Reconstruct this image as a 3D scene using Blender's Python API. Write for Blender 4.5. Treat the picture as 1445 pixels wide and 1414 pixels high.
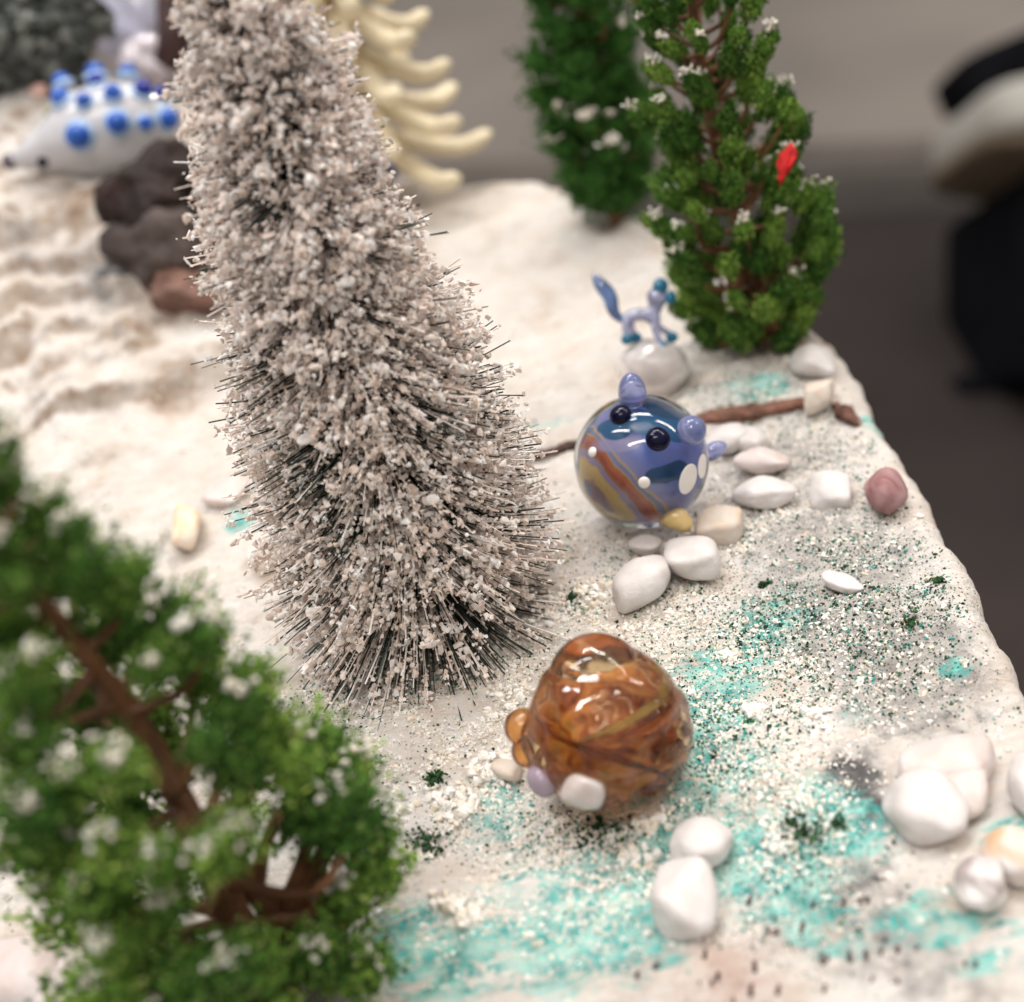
import bpy, bmesh, math, random
import numpy as np
from mathutils import Vector, Matrix, Quaternion

# one Blender unit is one centimetre
for o in list(bpy.data.objects):
    bpy.data.objects.remove(o, do_unlink=True)
SC = bpy.context.scene
COL = SC.collection
SC.unit_settings.system = 'METRIC'
SC.unit_settings.scale_length = 0.01
rng = np.random.default_rng(7)
random.seed(7)
A_ = np.array

# ------------------------------------------------------------------ camera
TH, RHO, FPX, DIST = math.radians(33), math.radians(12), 2000.0, 18.0
FWD = A_([0, math.cos(TH), -math.sin(TH)])
_up = A_([0, math.sin(TH), math.cos(TH)])
_rt = A_([1.0, 0, 0])
CR = _rt * math.cos(RHO) - _up * math.sin(RHO)       # picture right
CU = _up * math.cos(RHO) + _rt * math.sin(RHO)       # picture up
CC = -FWD * DIST
cam = bpy.data.cameras.new('camera')
camo = bpy.data.objects.new('camera', cam)
COL.objects.link(camo)
M = Matrix.Identity(4)
for i in range(3):
    M[i][0], M[i][1], M[i][2], M[i][3] = CR[i], CU[i], -FWD[i], CC[i]
camo.matrix_world = M
cam.sensor_fit = 'HORIZONTAL'
cam.sensor_width = 36
cam.lens = 36 * FPX / 1445
cam.clip_start = 0.2
cam.clip_end = 3000
cam.dof.use_dof = True
cam.dof.focus_distance = 14.9
cam.dof.aperture_fstop = 0.05 / 0.29
SC.camera = camo

# ------------------------------------------------------------------ world and lamps (a room lit from its ceiling)
w = bpy.data.worlds.new('World')
SC.world = w
w.use_nodes = True
bg = w.node_tree.nodes['Background']
bg.inputs[0].default_value = (1.0, 0.955, 0.92, 1)
bg.inputs[1].default_value = 0.43
_nt = w.node_tree
_tc = _nt.nodes.new('ShaderNodeTexCoord'); _sx = _nt.nodes.new('ShaderNodeSeparateXYZ'); _mr = _nt.nodes.new('ShaderNodeMapRange'); _cr = _nt.nodes.new('ShaderNodeValToRGB')
_nt.links.new(_tc.outputs['Generated'], _sx.inputs[0]); _nt.links.new(_sx.outputs[2], _mr.inputs[0]); _mr.inputs[1].default_value = -1.0
_nt.links.new(_mr.outputs[0], _cr.inputs[0]); _nt.links.new(_cr.outputs[0], bg.inputs[0])
for _e, (_p, _c) in zip(_cr.color_ramp.elements, [(0.40, (0.22, 0.20, 0.185, 1)), (0.85, (1.0, 0.965, 0.93, 1))]):
    _e.position, _e.color = _p, _c   # darker walls and people low down, pale ceiling above

def strip(name, loc, size, aim, watts, col, rot=0.0):
    l = bpy.data.lights.new(name, 'AREA')
    l.shape = 'RECTANGLE'
    l.size, l.size_y = size
    l.energy = watts
    l.color = col
    o = bpy.data.objects.new(name, l)
    COL.objects.link(o)
    o.location = loc
    q = (Vector(aim) - Vector(loc)).to_track_quat('-Z', 'Y')
    o.rotation_euler = (q @ Quaternion((0, 0, 1), rot)).to_euler()
WARM, COOL = (1.0, 0.93, 0.85), (0.97, 0.98, 1.0)
strip('ceiling_lamp', (30, 85, 165), (110, 11), (0, 0, 0), 112000, WARM, 0.3)
strip('ceiling_lamp', (-62, 15, 155), (80, 10), (0, 0, 0), 56000, COOL, 1.1)
strip('ceiling_lamp', (-25, 48, 165), (75, 10), (0, 0, 0), 54000, COOL, -0.35)
strip('ceiling_lamp', (105, 20, 115), (75, 9), (0, 0, 0), 46000, WARM, 0.9)
strip('ceiling_lamp', (-15, -75, 150), (90, 9), (0, 0, 0), 62000, WARM, 0.15)

SC.view_settings.view_transform = 'Standard'
SC.view_settings.look = 'None'
SC.view_settings.exposure = 0.62
SC.view_settings.gamma = 1.0
SC.view_settings.use_curve_mapping = False
SC.render.engine = 'CYCLES'
SC.cycles.use_denoising = True
SC.cycles.use_adaptive_sampling = True
SC.cycles.adaptive_threshold = 0.025
SC.cycles.max_bounces = 14
SC.cycles.transmission_bounces = 12
SC.cycles.glossy_bounces = 6
SC.cycles.diffuse_bounces = 4
SC.cycles.sample_clamp_indirect = 8
SC.cycles.blur_glossy = 0.5

# ------------------------------------------------------------------ helpers
def ray(u, v):
    return FWD + CR * (u - 722.5) / FPX - CU * (v - 707) / FPX
def Pz(u, v, z=0.0):
    d = ray(u, v)
    return CC + d * ((z - CC[2]) / d[2])
def Pd(u, v, depth):
    return CC + ray(u, v) * depth
def ppc(p):
    return FPX / float((A_(p) - CC) @ FWD)

def sm(a, b, x):
    t = np.clip((np.asarray(x, float) - a) / (b - a), 0, 1)
    return t * t * (3 - 2 * t)

def _h(ix, iy, iz, s):
    n = (ix.astype(np.int64) * 374761393 + iy.astype(np.int64) * 668265263 + iz.astype(np.int64) * 2147483647 + s * 974634777)
    n = (n ^ (n >> 13)) * 1274126177
    n = n & 0x7fffffff
    n = (n ^ (n >> 16)) * 1911520717
    return (n & 0xffffff) / float(0xffffff)
def vnoise(x, y, z=None, s=0):
    x = np.asarray(x, float); y = np.asarray(y, float)
    z = np.zeros_like(x) if z is None else np.asarray(z, float)
    ix, iy, iz = np.floor(x), np.floor(y), np.floor(z)
    fx, fy, fz = x - ix, y - iy, z - iz
    fx, fy, fz = [f * f * (3 - 2 * f) for f in (fx, fy, fz)]
    out = 0
    for a in (0, 1):
        for b in (0, 1):
            for c in (0, 1):
                out = out + _h(ix + a, iy + b, iz + c, s) * (fx if a else 1 - fx) * (fy if b else 1 - fy) * (fz if c else 1 - fz)
    return out * 2 - 1
def fbm(x, y, z=None, oct=4, s=0):
    o, amp, f = 0, 1.0, 1.0
    for k in range(oct):
        o = o + amp * vnoise(np.asarray(x) * f, np.asarray(y) * f, None if z is None else np.asarray(z) * f, s + k * 17)
        amp *= 0.5; f *= 2.03
    return o

def mesh(name, V, Fs, mat=None, smooth=True, attrs=None, colors=None):
    V = np.ascontiguousarray(V, np.float32)
    Fs = np.ascontiguousarray(Fs, np.int32)
    me = bpy.data.meshes.new(name)
    n, k = Fs.shape
    me.vertices.add(len(V)); me.vertices.foreach_set('co', V.ravel())
    me.loops.add(n * k); me.loops.foreach_set('vertex_index', Fs.ravel())
    me.polygons.add(n)
    me.polygons.foreach_set('loop_start', np.arange(0, n * k, k, dtype=np.int32))
    me.polygons.foreach_set('use_smooth', np.full(n, smooth, bool))
    me.update(calc_edges=True)
    for nm, arr in (attrs or {}).items():
        at = me.attributes.new(nm, 'FLOAT', 'POINT')
        at.data.foreach_set('value', np.ascontiguousarray(arr, np.float32))
    for nm, arr in (colors or {}).items():
        at = me.attributes.new(nm, 'FLOAT_COLOR', 'POINT')
        at.data.foreach_set('color', np.ascontiguousarray(arr, np.float32).ravel())
    if mat: me.materials.append(mat)
    return me
def obj(name, me, parent=None):
    o = bpy.data.objects.new(name, me)
    COL.objects.link(o)
    if parent is not None: o.parent = parent
    return o
def tag(o, label=None, cat=None, group=None, kind=None):
    if label: o['label'] = label
    if cat: o['category'] = cat
    if group: o['group'] = group
    if kind: o['kind'] = kind
    return o
def empty(name, loc, label, cat, group=None):
    o = bpy.data.objects.new(name, None)
    COL.objects.link(o)
    o.location = Vector(loc)
    o.empty_display_size = 0.2
    return tag(o, label, cat, group)

def ico(sub):
    bm = bmesh.new()
    bmesh.ops.create_icosphere(bm, subdivisions=sub, radius=1)
    V = A_([v.co[:] for v in bm.verts]); F = A_([[l.index for l in f.verts] for f in bm.faces])
    bm.free()
    return V, F
ICO = {k: ico(k) for k in (1, 2, 3, 4, 5)}
OCT = (A_([[1, 0, 0], [-1, 0, 0], [0, 1, 0], [0, -1, 0], [0, 0, 1], [0, 0, -1]], float),
       A_([[0, 2, 4], [2, 1, 4], [1, 3, 4], [3, 0, 4], [2, 0, 5], [1, 2, 5], [3, 1, 5], [0, 3, 5]]))
def variants(base, n, lo, hi):
    V, F = base
    return [(V * rng.uniform(lo, hi, (len(V), 1)), F) for _ in range(n)]
GR20 = variants(ICO[1], 7, 0.6, 1.25)
GR12 = variants(ICO[1], 7, 0.45, 1.4)
GR8 = variants(OCT, 7, 0.65, 1.3)
def randrot(n):
    q = rng.normal(size=(n, 4)); q /= np.linalg.norm(q, axis=1)[:, None]
    a, b, c, d = q.T
    return np.stack([np.stack([1 - 2 * (c * c + d * d), 2 * (b * c - a * d), 2 * (b * d + a * c)], 1),
                     np.stack([2 * (b * c + a * d), 1 - 2 * (b * b + d * d), 2 * (c * d - a * b)], 1),
                     np.stack([2 * (b * d - a * c), 2 * (c * d + a * b), 1 - 2 * (b * b + c * c)], 1)], 1)
def scatter(vs, pos, size, aniso=0.35, flake=False):
    """every grain its own closed little solid; returns joined verts, tris"""
    N = len(pos); size = np.broadcast_to(size, (N,))
    R = randrot(N); S = size[:, None] * rng.uniform(1 - aniso, 1 + aniso, (N, 3))
    if flake: S[:, 2] *= rng.uniform(0.3, 0.7, N)
    pick = rng.integers(0, len(vs), N)
    Vo, Fo, off = [], [], 0
    for k, (V, F) in enumerate(vs):
        m = np.where(pick == k)[0]
        if not len(m): continue
        P = np.einsum('nij,nvj->nvi', R[m], V[None] * S[m][:, None, :]) + pos[m][:, None, :]
        Vo.append(P.reshape(-1, 3))
        Fo.append((F[None] + (np.arange(len(m)) * len(V))[:, None, None]).reshape(-1, 3) + off)
        off += len(m) * len(V)
    return np.concatenate(Vo), np.concatenate(Fo)
def join(parts):
    Vo, Fo, off = [], [], 0
    for V, F in parts:
        F = np.asarray(F)
        if F.shape[1] == 4: F = np.concatenate([F[:, [0, 1, 2]], F[:, [0, 2, 3]]])
        Vo.append(np.asarray(V)); Fo.append(F + off); off += len(V)
    return np.concatenate(Vo), np.concatenate(Fo)
def tube(pts, rad, n=8, wob=0.0, flat=1.0):
    pts = A_(pts, float); rad = np.broadcast_to(A_(rad, float), (len(pts),)) if np.ndim(rad) == 0 else A_(rad, float)
    T = np.gradient(pts, axis=0); T /= np.linalg.norm(T, axis=1)[:, None] + 1e-9
    ref = A_([0.31, 0.17, 0.93]) if abs(T[0][2]) < 0.8 else A_([0.95, 0.2, 0.1])
    V = []
    for p, t, r in zip(pts, T, rad):
        a = np.cross(t, ref); a /= np.linalg.norm(a); b = np.cross(t, a)
        for k in range(n):
            an = 2 * math.pi * k / n
            rr = r * (1 + (rng.uniform(-wob, wob) if wob else 0))
            V.append(p + a * math.cos(an) * rr + b * math.sin(an) * rr * flat)
    L = len(pts); V += [pts[0] - T[0] * rad[0] * 0.5, pts[-1] + T[-1] * rad[-1] * 0.6]
    F = []
    for i in range(L - 1):
        for k in range(n):
            a, b = i * n + k, i * n + (k + 1) % n
            F += [[a, b, b + n], [a, b + n, a + n]]
    for k in range(n):
        F += [[L * n, (k + 1) % n, k], [L * n + 1, (L - 1) * n + k, (L - 1) * n + (k + 1) % n]]
    return A_(V), A_(F)
def smooth_path(ctrl, n):
    c = A_(ctrl, float); t = np.linspace(0, len(c) - 1, n)
    out = []
    for x in t:
        i = min(int(x), len(c) - 2); f = x - i
        p0, p1, p2, p3 = c[max(i - 1, 0)], c[i], c[i + 1], c[min(i + 2, len(c) - 1)]
        out.append(0.5 * ((2 * p1) + (-p0 + p2) * f + (2 * p0 - 5 * p1 + 4 * p2 - p3) * f * f + (-p0 + 3 * p1 - 3 * p2 + p3) * f ** 3))
    return A_(out)
def ellipsoid(center, axes, sub=3):
    """axes: three vectors"""
    V, F = ICO[sub]
    return V @ A_(axes) + A_(center), F

# ------------------------------------------------------------------ materials
def new_mat(name):
    m = bpy.data.materials.new(name); m.use_nodes = True
    nt = m.node_tree
    return m, nt, nt.nodes['Principled BSDF']
def N(nt, typ, **kw):
    n = nt.nodes.new(typ)
    for k, v in kw.items():
        if k in n.inputs.keys() if isinstance(k, str) else False: n.inputs[k].default_value = v
        else: setattr(n, k, v)
    return n
def L(nt, a, b): nt.links.new(a, b)
def ramp(nt, fac, stops, interp='LINEAR'):
    r = nt.nodes.new('ShaderNodeValToRGB'); r.color_ramp.interpolation = interp
    el = r.color_ramp.elements
    while len(el) < len(stops): el.new(0.5)
    for e, (p, c) in zip(el, stops):
        e.position = p; e.color = (*c, 1) if len(c) == 3 else c
    L(nt, fac, r.inputs[0])
    return r.outputs[0]
def noise(nt, scale, detail=3, rough=0.55, vec=None, dist=0.0):
    n = nt.nodes.new('ShaderNodeTexNoise')
    n.inputs['Scale'].default_value = scale; n.inputs['Detail'].default_value = detail
    n.inputs['Roughness'].default_value = rough; n.inputs['Distortion'].default_value = dist
    if vec is None:
        tc = nt.nodes.new('ShaderNodeTexCoord'); vec = tc.outputs['Object']
    L(nt, vec, n.inputs['Vector'])
    return n.outputs[0]
def mix(nt, fac, a, b):
    m = nt.nodes.new('ShaderNodeMix'); m.data_type = 'RGBA'
    for s, v in ((m.inputs[0], fac), (m.inputs[6], a), (m.inputs[7], b)):
        if hasattr(v, 'is_linked'): L(nt, v, s)
        else: s.default_value = v if not isinstance(v, tuple) else ((*v, 1) if len(v) == 3 else v)
    return m.outputs[2]
def math_(nt, op, a, b=None, c=None, clamp=False):
    m = nt.nodes.new('ShaderNodeMath'); m.operation = op; m.use_clamp = clamp
    for i, v in enumerate((a, b, c)):
        if v is None: continue
        if hasattr(v, 'is_linked'): L(nt, v, m.inputs[i])
        else: m.inputs[i].default_value = v
    return m.outputs[0]
def bump(nt, h, strength, dist, bsdf):
    b = nt.nodes.new('ShaderNodeBump'); b.inputs['Strength'].default_value = strength; b.inputs['Distance'].default_value = dist
    L(nt, h, b.inputs['Height']); L(nt, b.outputs[0], bsdf.inputs['Normal'])
def grain_mat(name, stops, rough=0.9, sss=0.0, vary=False):
    m, nt, b = new_mat(name)
    g = nt.nodes.new('ShaderNodeNewGeometry')
    c = ramp(nt, g.outputs['Random Per Island'], stops)
    if vary:
        oi = nt.nodes.new('ShaderNodeObjectInfo'); hs = nt.nodes.new('ShaderNodeHueSaturation')
        L(nt, c, hs.inputs['Color']); L(nt, math_(nt, 'MULTIPLY_ADD', oi.outputs['Random'], 1.0, 0.6), hs.inputs['Value'])
        L(nt, math_(nt, 'MULTIPLY_ADD', oi.outputs['Random'], -0.04, 0.515), hs.inputs['Hue'])
        c = hs.outputs[0]
    L(nt, c, b.inputs['Base Color'])
    b.inputs['Roughness'].default_value = rough
    b.inputs['Specular IOR Level'].default_value = 0.2
    if sss:
        b.inputs['Subsurface Weight'].default_value = sss
        b.inputs['Subsurface Radius'].default_value = (0.06, 0.045, 0.035)
        b.inputs['Subsurface Scale'].default_value = 1
    return m
def plain(name, col, rough=0.5, noise_amt=0.25, nscale=4.0, coat=0.0, trans=0.0, sss=0.0, ior=1.45, bmp=0.0):
    m, nt, b = new_mat(name)
    c0 = tuple(max(0, x * (1 - noise_amt)) for x in col); c1 = tuple(min(1, x * (1 + noise_amt)) for x in col)
    nn = noise(nt, nscale, 4)
    L(nt, ramp(nt, nn, [(0.3, c0), (0.7, c1)]), b.inputs['Base Color'])
    b.inputs['Roughness'].default_value = rough
    b.inputs['Coat Weight'].default_value = coat; b.inputs['Coat Roughness'].default_value = 0.02
    b.inputs['Transmission Weight'].default_value = trans; b.inputs['IOR'].default_value = ior
    if sss:
        b.inputs['Subsurface Weight'].default_value = sss
        b.inputs['Subsurface Radius'].default_value = (0.25, 0.17, 0.12); b.inputs['Subsurface Scale'].default_value = 1
    if bmp: bump(nt, noise(nt, nscale * 6, 4), bmp, 0.05, b)
    return m

SNOW = grain_mat('flock_snow', [(0.0, (0.76, 0.62, 0.54)), (0.3, (0.86, 0.74, 0.67)), (0.65, (0.90, 0.83, 0.79)), (1.0, (0.92, 0.90, 0.89))], 0.9)
CRUMB = grain_mat('plaster_crumb', [(0.0, (0.78, 0.67, 0.53)), (0.3, (0.80, 0.75, 0.68)), (1.0, (0.86, 0.84, 0.81))], 0.9)
TURF = grain_mat('turf_speck', [(0.0, (0.014, 0.026, 0.02)), (0.35, (0.025, 0.07, 0.045)), (0.6, (0.05, 0.15, 0.05)), (0.8, (0.03, 0.26, 0.23)), (0.93, (0.10, 0.40, 0.36)), (1.0, (0.30, 0.20, 0.11))], 0.9)
LEAF = grain_mat('green_foam', [(0.0, (0.018, 0.055, 0.012)), (0.4, (0.065, 0.16, 0.026)), (0.75, (0.13, 0.27, 0.04)), (0.95, (0.24, 0.36, 0.08)), (1.0, (0.36, 0.42, 0.16))], 0.9, 0.0, True)
LEAF2 = grain_mat('deep_green_foam', [(0.0, (0.01, 0.045, 0.008)), (0.5, (0.035, 0.12, 0.018)), (1.0, (0.09, 0.20, 0.04))], 0.9)
DAB = grain_mat('snow_dab', [(0.0, (0.74, 0.66, 0.54)), (1.0, (0.86, 0.83, 0.78))], 0.85)
BRISTLE = grain_mat('dark_bristle', [(0.0, (0.012, 0.02, 0.016)), (0.7, (0.035, 0.05, 0.04)), (1.0, (0.10, 0.12, 0.10))], 0.5)
BARK = plain('brown_plastic_bark', (0.20, 0.088, 0.042), 0.45, 0.45, 3.0, bmp=0.3)

# ------------------------------------------------------------------ terrain
_edge_px = [(1445, 965), (1400, 890), (1350, 785), (1310, 702), (1262, 640), (1215, 560), (1174, 484), (1130, 452), (940, 330), (872, 300), (800, 266), (700, 257), (620, 262)]
_edge = [(4.45, -13.0), (4.5, -9.0)] + [tuple(Pz(u, v)[:2]) for u, v in _edge_px] + [(-1.4, 13.6), (-5.0, 14.6), (-10.0, 16.0), (-16.0, 20.5)]
_ey = A_([e[1] for e in _edge]); _ex = A_([e[0] for e in _edge])
_o = np.argsort(_ey); _ey, _ex = _ey[_o], _ex[_o]
def xright(y):
    return np.interp(y, _ey, _ex)
def hraw(x, y):
    x = np.asarray(x, float); y = np.asarray(y, float)
    wx = x + 0.55 * fbm(x * 0.5, y * 0.5, s=3); wy = y + 0.7 * fbm(x * 0.45, y * 0.45, s=9)
    s = sm(3.6, 9.2, wy) * sm(-2.2, -5.2, wx)
    k = s * 5.0
    q = (np.floor(k) + sm(0.5, 0.95, k - np.floor(k))) / 5.0
    hill = 2.1 * (0.35 * s + 0.65 * q)
    hill = hill + 0.9 * sm(9.5, 12.5, wy) * sm(-5.3, -7.5, wx)
    hill = hill + 0.16 * sm(0.35, 0.0, np.abs(fbm(x * 0.38 + 4, y * 0.5, s=33))) * sm(-1.5, -4.5, x) * sm(-1, 3, y)
    left = sm(-4.0, -8.5, x)
    n = 0.10 * fbm(x * 0.55, y * 0.55, s=21) + 0.05 * fbm(x * 1.9, y * 1.9, s=31)
    str_ = 0.05 * fbm(x * 1.1 + y * 0.5, y * 3.4 - x * 1.6, s=41)
    fine = 0.016 * fbm(x * 7, y * 7, s=51) + 0.012 * np.abs(fbm(x * 13, y * 13, s=61))
    return hill + n * (1 + 1.5 * left) + str_ * (0.6 + 0.8 * left) + fine
def hgt(x, y):
    x = np.asarray(x, float); y = np.asarray(y, float)
    e = xright(y) - x
    d = np.maximum(e, 0)
    return hraw(x, y) - 0.12 * np.exp(-d / 0.09)
def G(u, v, lift=0.0):
    """where the sight line through a picture point meets the terrain"""
    d = ray(u, v)
    t = np.arange(8.0, 48.0, 0.02)
    p = CC[None] + d[None] * t[:, None]
    below = p[:, 2] - lift < hgt(p[:, 0], p[:, 1])
    i = int(np.argmax(below)) if below.any() else len(t) - 1
    return p[i]

def gauss(x, y, spots):
    o = np.zeros_like(x)
    for (u, v, r, a) in spots:
        p = G(u, v)
        o = o + a * np.exp(-((x - p[0]) ** 2 + (y - p[1]) ** 2) / (r * r))
    return np.clip(o, 0, 1.3)
TEAL = [(640, 1350, .6, .85), (545, 1330, .4, .7), (780, 1350, .45, .75), (700, 1120, .25, .5), (1000, 965, .6, .8), (1010, 1080, .7, .85), (1060, 900, .6, .4), (700, 1160, .5, .5), (940, 1200, .45, .6),
        (1180, 1135, .33, 1.1), (1225, 1180, .3, .9), (1105, 1245, .5, 1.0), (1075, 1200, .4, .6), (1345, 945, .17, 1.0), (1400, 1330, .5, .55), (1310, 1290, .4, .5), (1430, 1180, .4, .7), (1180, 1330, .4, .5),
        (1060, 545, .6, .6), (1090, 540, .3, .4), (1120, 880, .5, .32), (1210, 1000, .35, .4), (340, 735, .3, .8), (900, 1330, .5, .8), (780, 600, .5, .45), (1240, 600, .3, .8), (1080, 830, .5, .12), (880, 1240, .5, .7), (760, 1230, .5, .5)]
GREY = [(1150, 720, 1.0, .5), (1200, 850, 1.0, .55), (1280, 960, .9, .5), (1100, 800, .8, .35), (1050, 640, .7, .35), (1180, 880, .75, .8), (1290, 930, .55, .75), (1240, 780, .6, .55), (1205, 1100, .3, 1.2), (1235, 1140, .28, 1.1), (1130, 760, .6, .6), (1270, 1340, .5, .8), (1120, 1330, .45, .5), (1140, 640, .8, .6), (1250, 990, .6, .6),
        (1330, 1000, .5, .5), (150, 385, .7, .9), (40, 350, .8, .6), (1210, 1240, .45, .8), (1000, 700, .5, .4), (1380, 1390, .4, .6), (1090, 890, .3, .6)]
SPECK = [(1000, 900, .9, .8), (1110, 760, 1.0, .7), (1190, 830, .9, .75), (900, 1165, .6, .8), (1060, 1170, .8, .8), (1210, 920, 1.0, .8), (650, 925, .22, 1.2), (560, 960, .7, .9), (480, 980, .5, .6), (810, 855, .2, .9), (1020, 1010, .6, .9),
         (860, 790, .5, .6), (1120, 1250, .6, .8), (700, 1180, .5, .35), (1030, 560, 1.0, .4), (1150, 640, .9, .5), (960, 1120, .5, .9), (620, 1110, .6, .25), (740, 930, .6, .25), (1330, 830, .5, .35), (1080, 950, .7, .9), (780, 740, .5, .4), (600, 1180, .4, .4), (790, 1180, .4, .7)]
CRMB = [(640, 1030, .9, 1.0), (720, 900, .8, .7), (880, 860, .6, .9), (960, 900, .6, .9), (1040, 960, .6, .8), (640, 1160, .7, .9), (820, 1180, .6, .7), (900, 1230, .7, .7), (1040, 1130, .8, .8), (560, 1000, .6, .9), (470, 990, .6, .8), (600, 940, .5, .7), (780, 780, .7, .5),
        (1130, 1020, .7, .5), (1000, 780, .7, .4), (1180, 760, 1.0, .25), (1100, 1180, .6, .6), (1200, 930, .9, .35), (700, 1260, .6, .6), (1120, 560, 1.0, .3), (1060, 700, .8, .25)]
OCHRE = [(90, 290, .9, .9), (200, 350, .4, .9), (60, 520, .5, .8), (170, 450, .6, .8), (250, 540, .6, .7), (390, 800, .4, .5), (1110, 475, .8, .8), (370, 790, .3, .7), (230, 400, .4, .8), (1020, 590, .5, .4), (310, 500, .6, .4)]
DARK = [(1200, 1100, .28, 1.2), (1235, 1145, .24, 1.1), (1150, 880, .3, .7), (150, 385, .5, .8), (1215, 1240, .3, .6), (30, 345, .5, .5), (1265, 1345, .3, .6), (1330, 1010, .25, .5)]
MAUVE = [(190, 330, .6, .7), (270, 420, .8, .8), (1000, 1400, 1.0, .6), (1200, 1300, .5, .5)]

def build_ground():
    ys = [-12.0]
    while ys[-1] < 20.3:
        y = ys[-1]
        ys.append(y + np.interp(y, [-12, -7, 3, 8, 20], [0.06, 0.034, 0.04, 0.075, 0.16]))
    ys = A_(ys); nx = 470
    t = np.linspace(0, 1, nx)
    g = 1 - (1 - t) ** 1.0
    xr = xright(ys) + 0.045 * fbm(ys * 0.9, ys * 0 + 3, s=77) + 0.022 * fbm(ys * 5, ys * 0 + 7, s=78)
    xl = np.full_like(ys, -15.0)
    # denser columns where the camera sees them sharply
    xs0 = -15.0 + 0 * ys
    cols = np.concatenate([np.linspace(0, 0.35, 90, endpoint=False), np.linspace(0.35, 1, nx - 90)])
    X = xl[:, None] + (xr - xl)[:, None] * cols[None]
    Y = np.repeat(ys[:, None], nx, 1)
    d = np.maximum(xr[:, None] - X, 0)
    Z = hraw(X, Y) - 0.12 * np.exp(-d / 0.09)
    # rounded lip and side wall
    ex, ez = [0.05, 0.08, 0.09, 0.07, 0.05], [-0.08, -0.22, -0.5, -1.0, -1.6]
    rough = 0.05 * fbm(Y[:, -1] * 3, Y[:, -1] * 0 + 5, s=79)
    for a, b in zip(ex, ez):
        X = np.concatenate([X, (X[:, nx - 1] + a + rough * min(1, -b))[:, None]], 1)
        Y = np.concatenate([Y, Y[:, :1]], 1)
        Z = np.concatenate([Z, (Z[:, nx - 1] + b if b > -1.5 else np.full(len(ys), -1.6))[:, None]], 1)
    nr, nc = X.shape
    V = np.stack([X, Y, Z], -1).reshape(-1, 3)
    idx = np.arange(nr * nc).reshape(nr, nc)
    F = np.stack([idx[:-1, :-1], idx[:-1, 1:], idx[1:, 1:], idx[1:, :-1]], -1).reshape(-1, 4)
    x, y = V[:, 0], V[:, 1]
    slope = np.zeros((nr, nc)); hz = 2.1 * 0 + Z
    gy = np.abs(np.gradient(hz, axis=0)) / np.maximum(np.gradient(Y, axis=0), 1e-3)
    slope = (sm(.35, .9, gy) * sm(-2.5, -4.5, X) * sm(2, 4, Y)).reshape(-1)
    at = {'teal': gauss(x, y, TEAL), 'grey': gauss(x, y, GREY), 'ochre': np.maximum(gauss(x, y, OCHRE), slope * .62), 'mauve': gauss(x, y, MAUVE), 'speck': gauss(x, y, SPECK), 'dark': gauss(x, y, DARK)}
    m, nt, b = new_mat('painted_plaster')
    tc = nt.nodes.new('ShaderNodeTexCoord'); oc = tc.outputs['Object']
    def attr(nm):
        a = nt.nodes.new('ShaderNodeAttribute'); a.attribute_name = nm; return a.outputs['Fac']
    def layer(nm, sc, thr, soft, detail=6, dist=0.4, vec=None):
        n = noise(nt, sc, detail, 0.65, vec or oc, dist)
        f = math_(nt, 'MULTIPLY', math_(nt, 'MULTIPLY_ADD', math_(nt, 'SUBTRACT', n, 0.5), 4.2, 1.0), attr(nm))
        return math_(nt, 'SMOOTH_MIN', math_(nt, 'DIVIDE', math_(nt, 'SUBTRACT', f, thr), soft, clamp=True), 1.0, 0.05)
    mp = nt.nodes.new('ShaderNodeMapping'); mp.inputs['Rotation'].default_value = (0, 0, 0.35); mp.inputs['Scale'].default_value = (1, 4.5, 1)
    L(nt, oc, mp.inputs[0])
    streak = noise(nt, 2.2, 5, 0.6, mp.outputs[0], 0.6)
    base = ramp(nt, noise(nt, 1.3, 6, 0.6, oc), [(0.3, (0.66, 0.55, 0.47)), (0.45, (0.74, 0.68, 0.62)), (0.7, (0.79, 0.76, 0.73))])
    base = mix(nt, ramp(nt, streak, [(0.45, (0, 0, 0)), (0.68, (0.5, 0.5, 0.5))]), base, (0.64, 0.52, 0.44))
    base = mix(nt, layer('mauve', 2.0, 0.32, 0.5), base, (0.56, 0.42, 0.36))
    base = mix(nt, layer('ochre', 1.8, 0.28, 0.5), base, ramp(nt, noise(nt, 2.5, 4, 0.6, oc), [(0.32, (0.26, 0.17, 0.12)), (0.5, (0.46, 0.36, 0.28)), (0.68, (0.40, 0.36, 0.34))]))
    gcol = ramp(nt, noise(nt, 5, 4, 0.6, oc), [(0.3, (0.20, 0.19, 0.19)), (0.5, (0.42, 0.39, 0.37)), (0.7, (0.58, 0.54, 0.51))])
    gl = layer('grey', 4.5, 0.30, 0.6, 9)
    base = mix(nt, math_(nt, 'MULTIPLY', gl, 0.85), base, gcol)
    tcol = ramp(nt, noise(nt, 4.0, 4, 0.6, oc), [(0.30, (0.01, 0.18, 0.17)), (0.45, (0.04, 0.40, 0.37)), (0.55, (0.20, 0.60, 0.54)), (0.72, (0.52, 0.76, 0.68))])
    mp2 = nt.nodes.new('ShaderNodeMapping'); mp2.inputs['Rotation'].default_value = (0, 0, -0.25); mp2.inputs['Scale'].default_value = (1, 2.6, 1)
    L(nt, oc, mp2.inputs[0])
    dk = layer('dark', 2.5, 0.42, 0.35)
    base = mix(nt, dk, base, ramp(nt, noise(nt, 7, 5, 0.7, oc), [(0.3, (0.07, 0.07, 0.07)), (0.7, (0.20, 0.19, 0.19))]))
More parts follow.
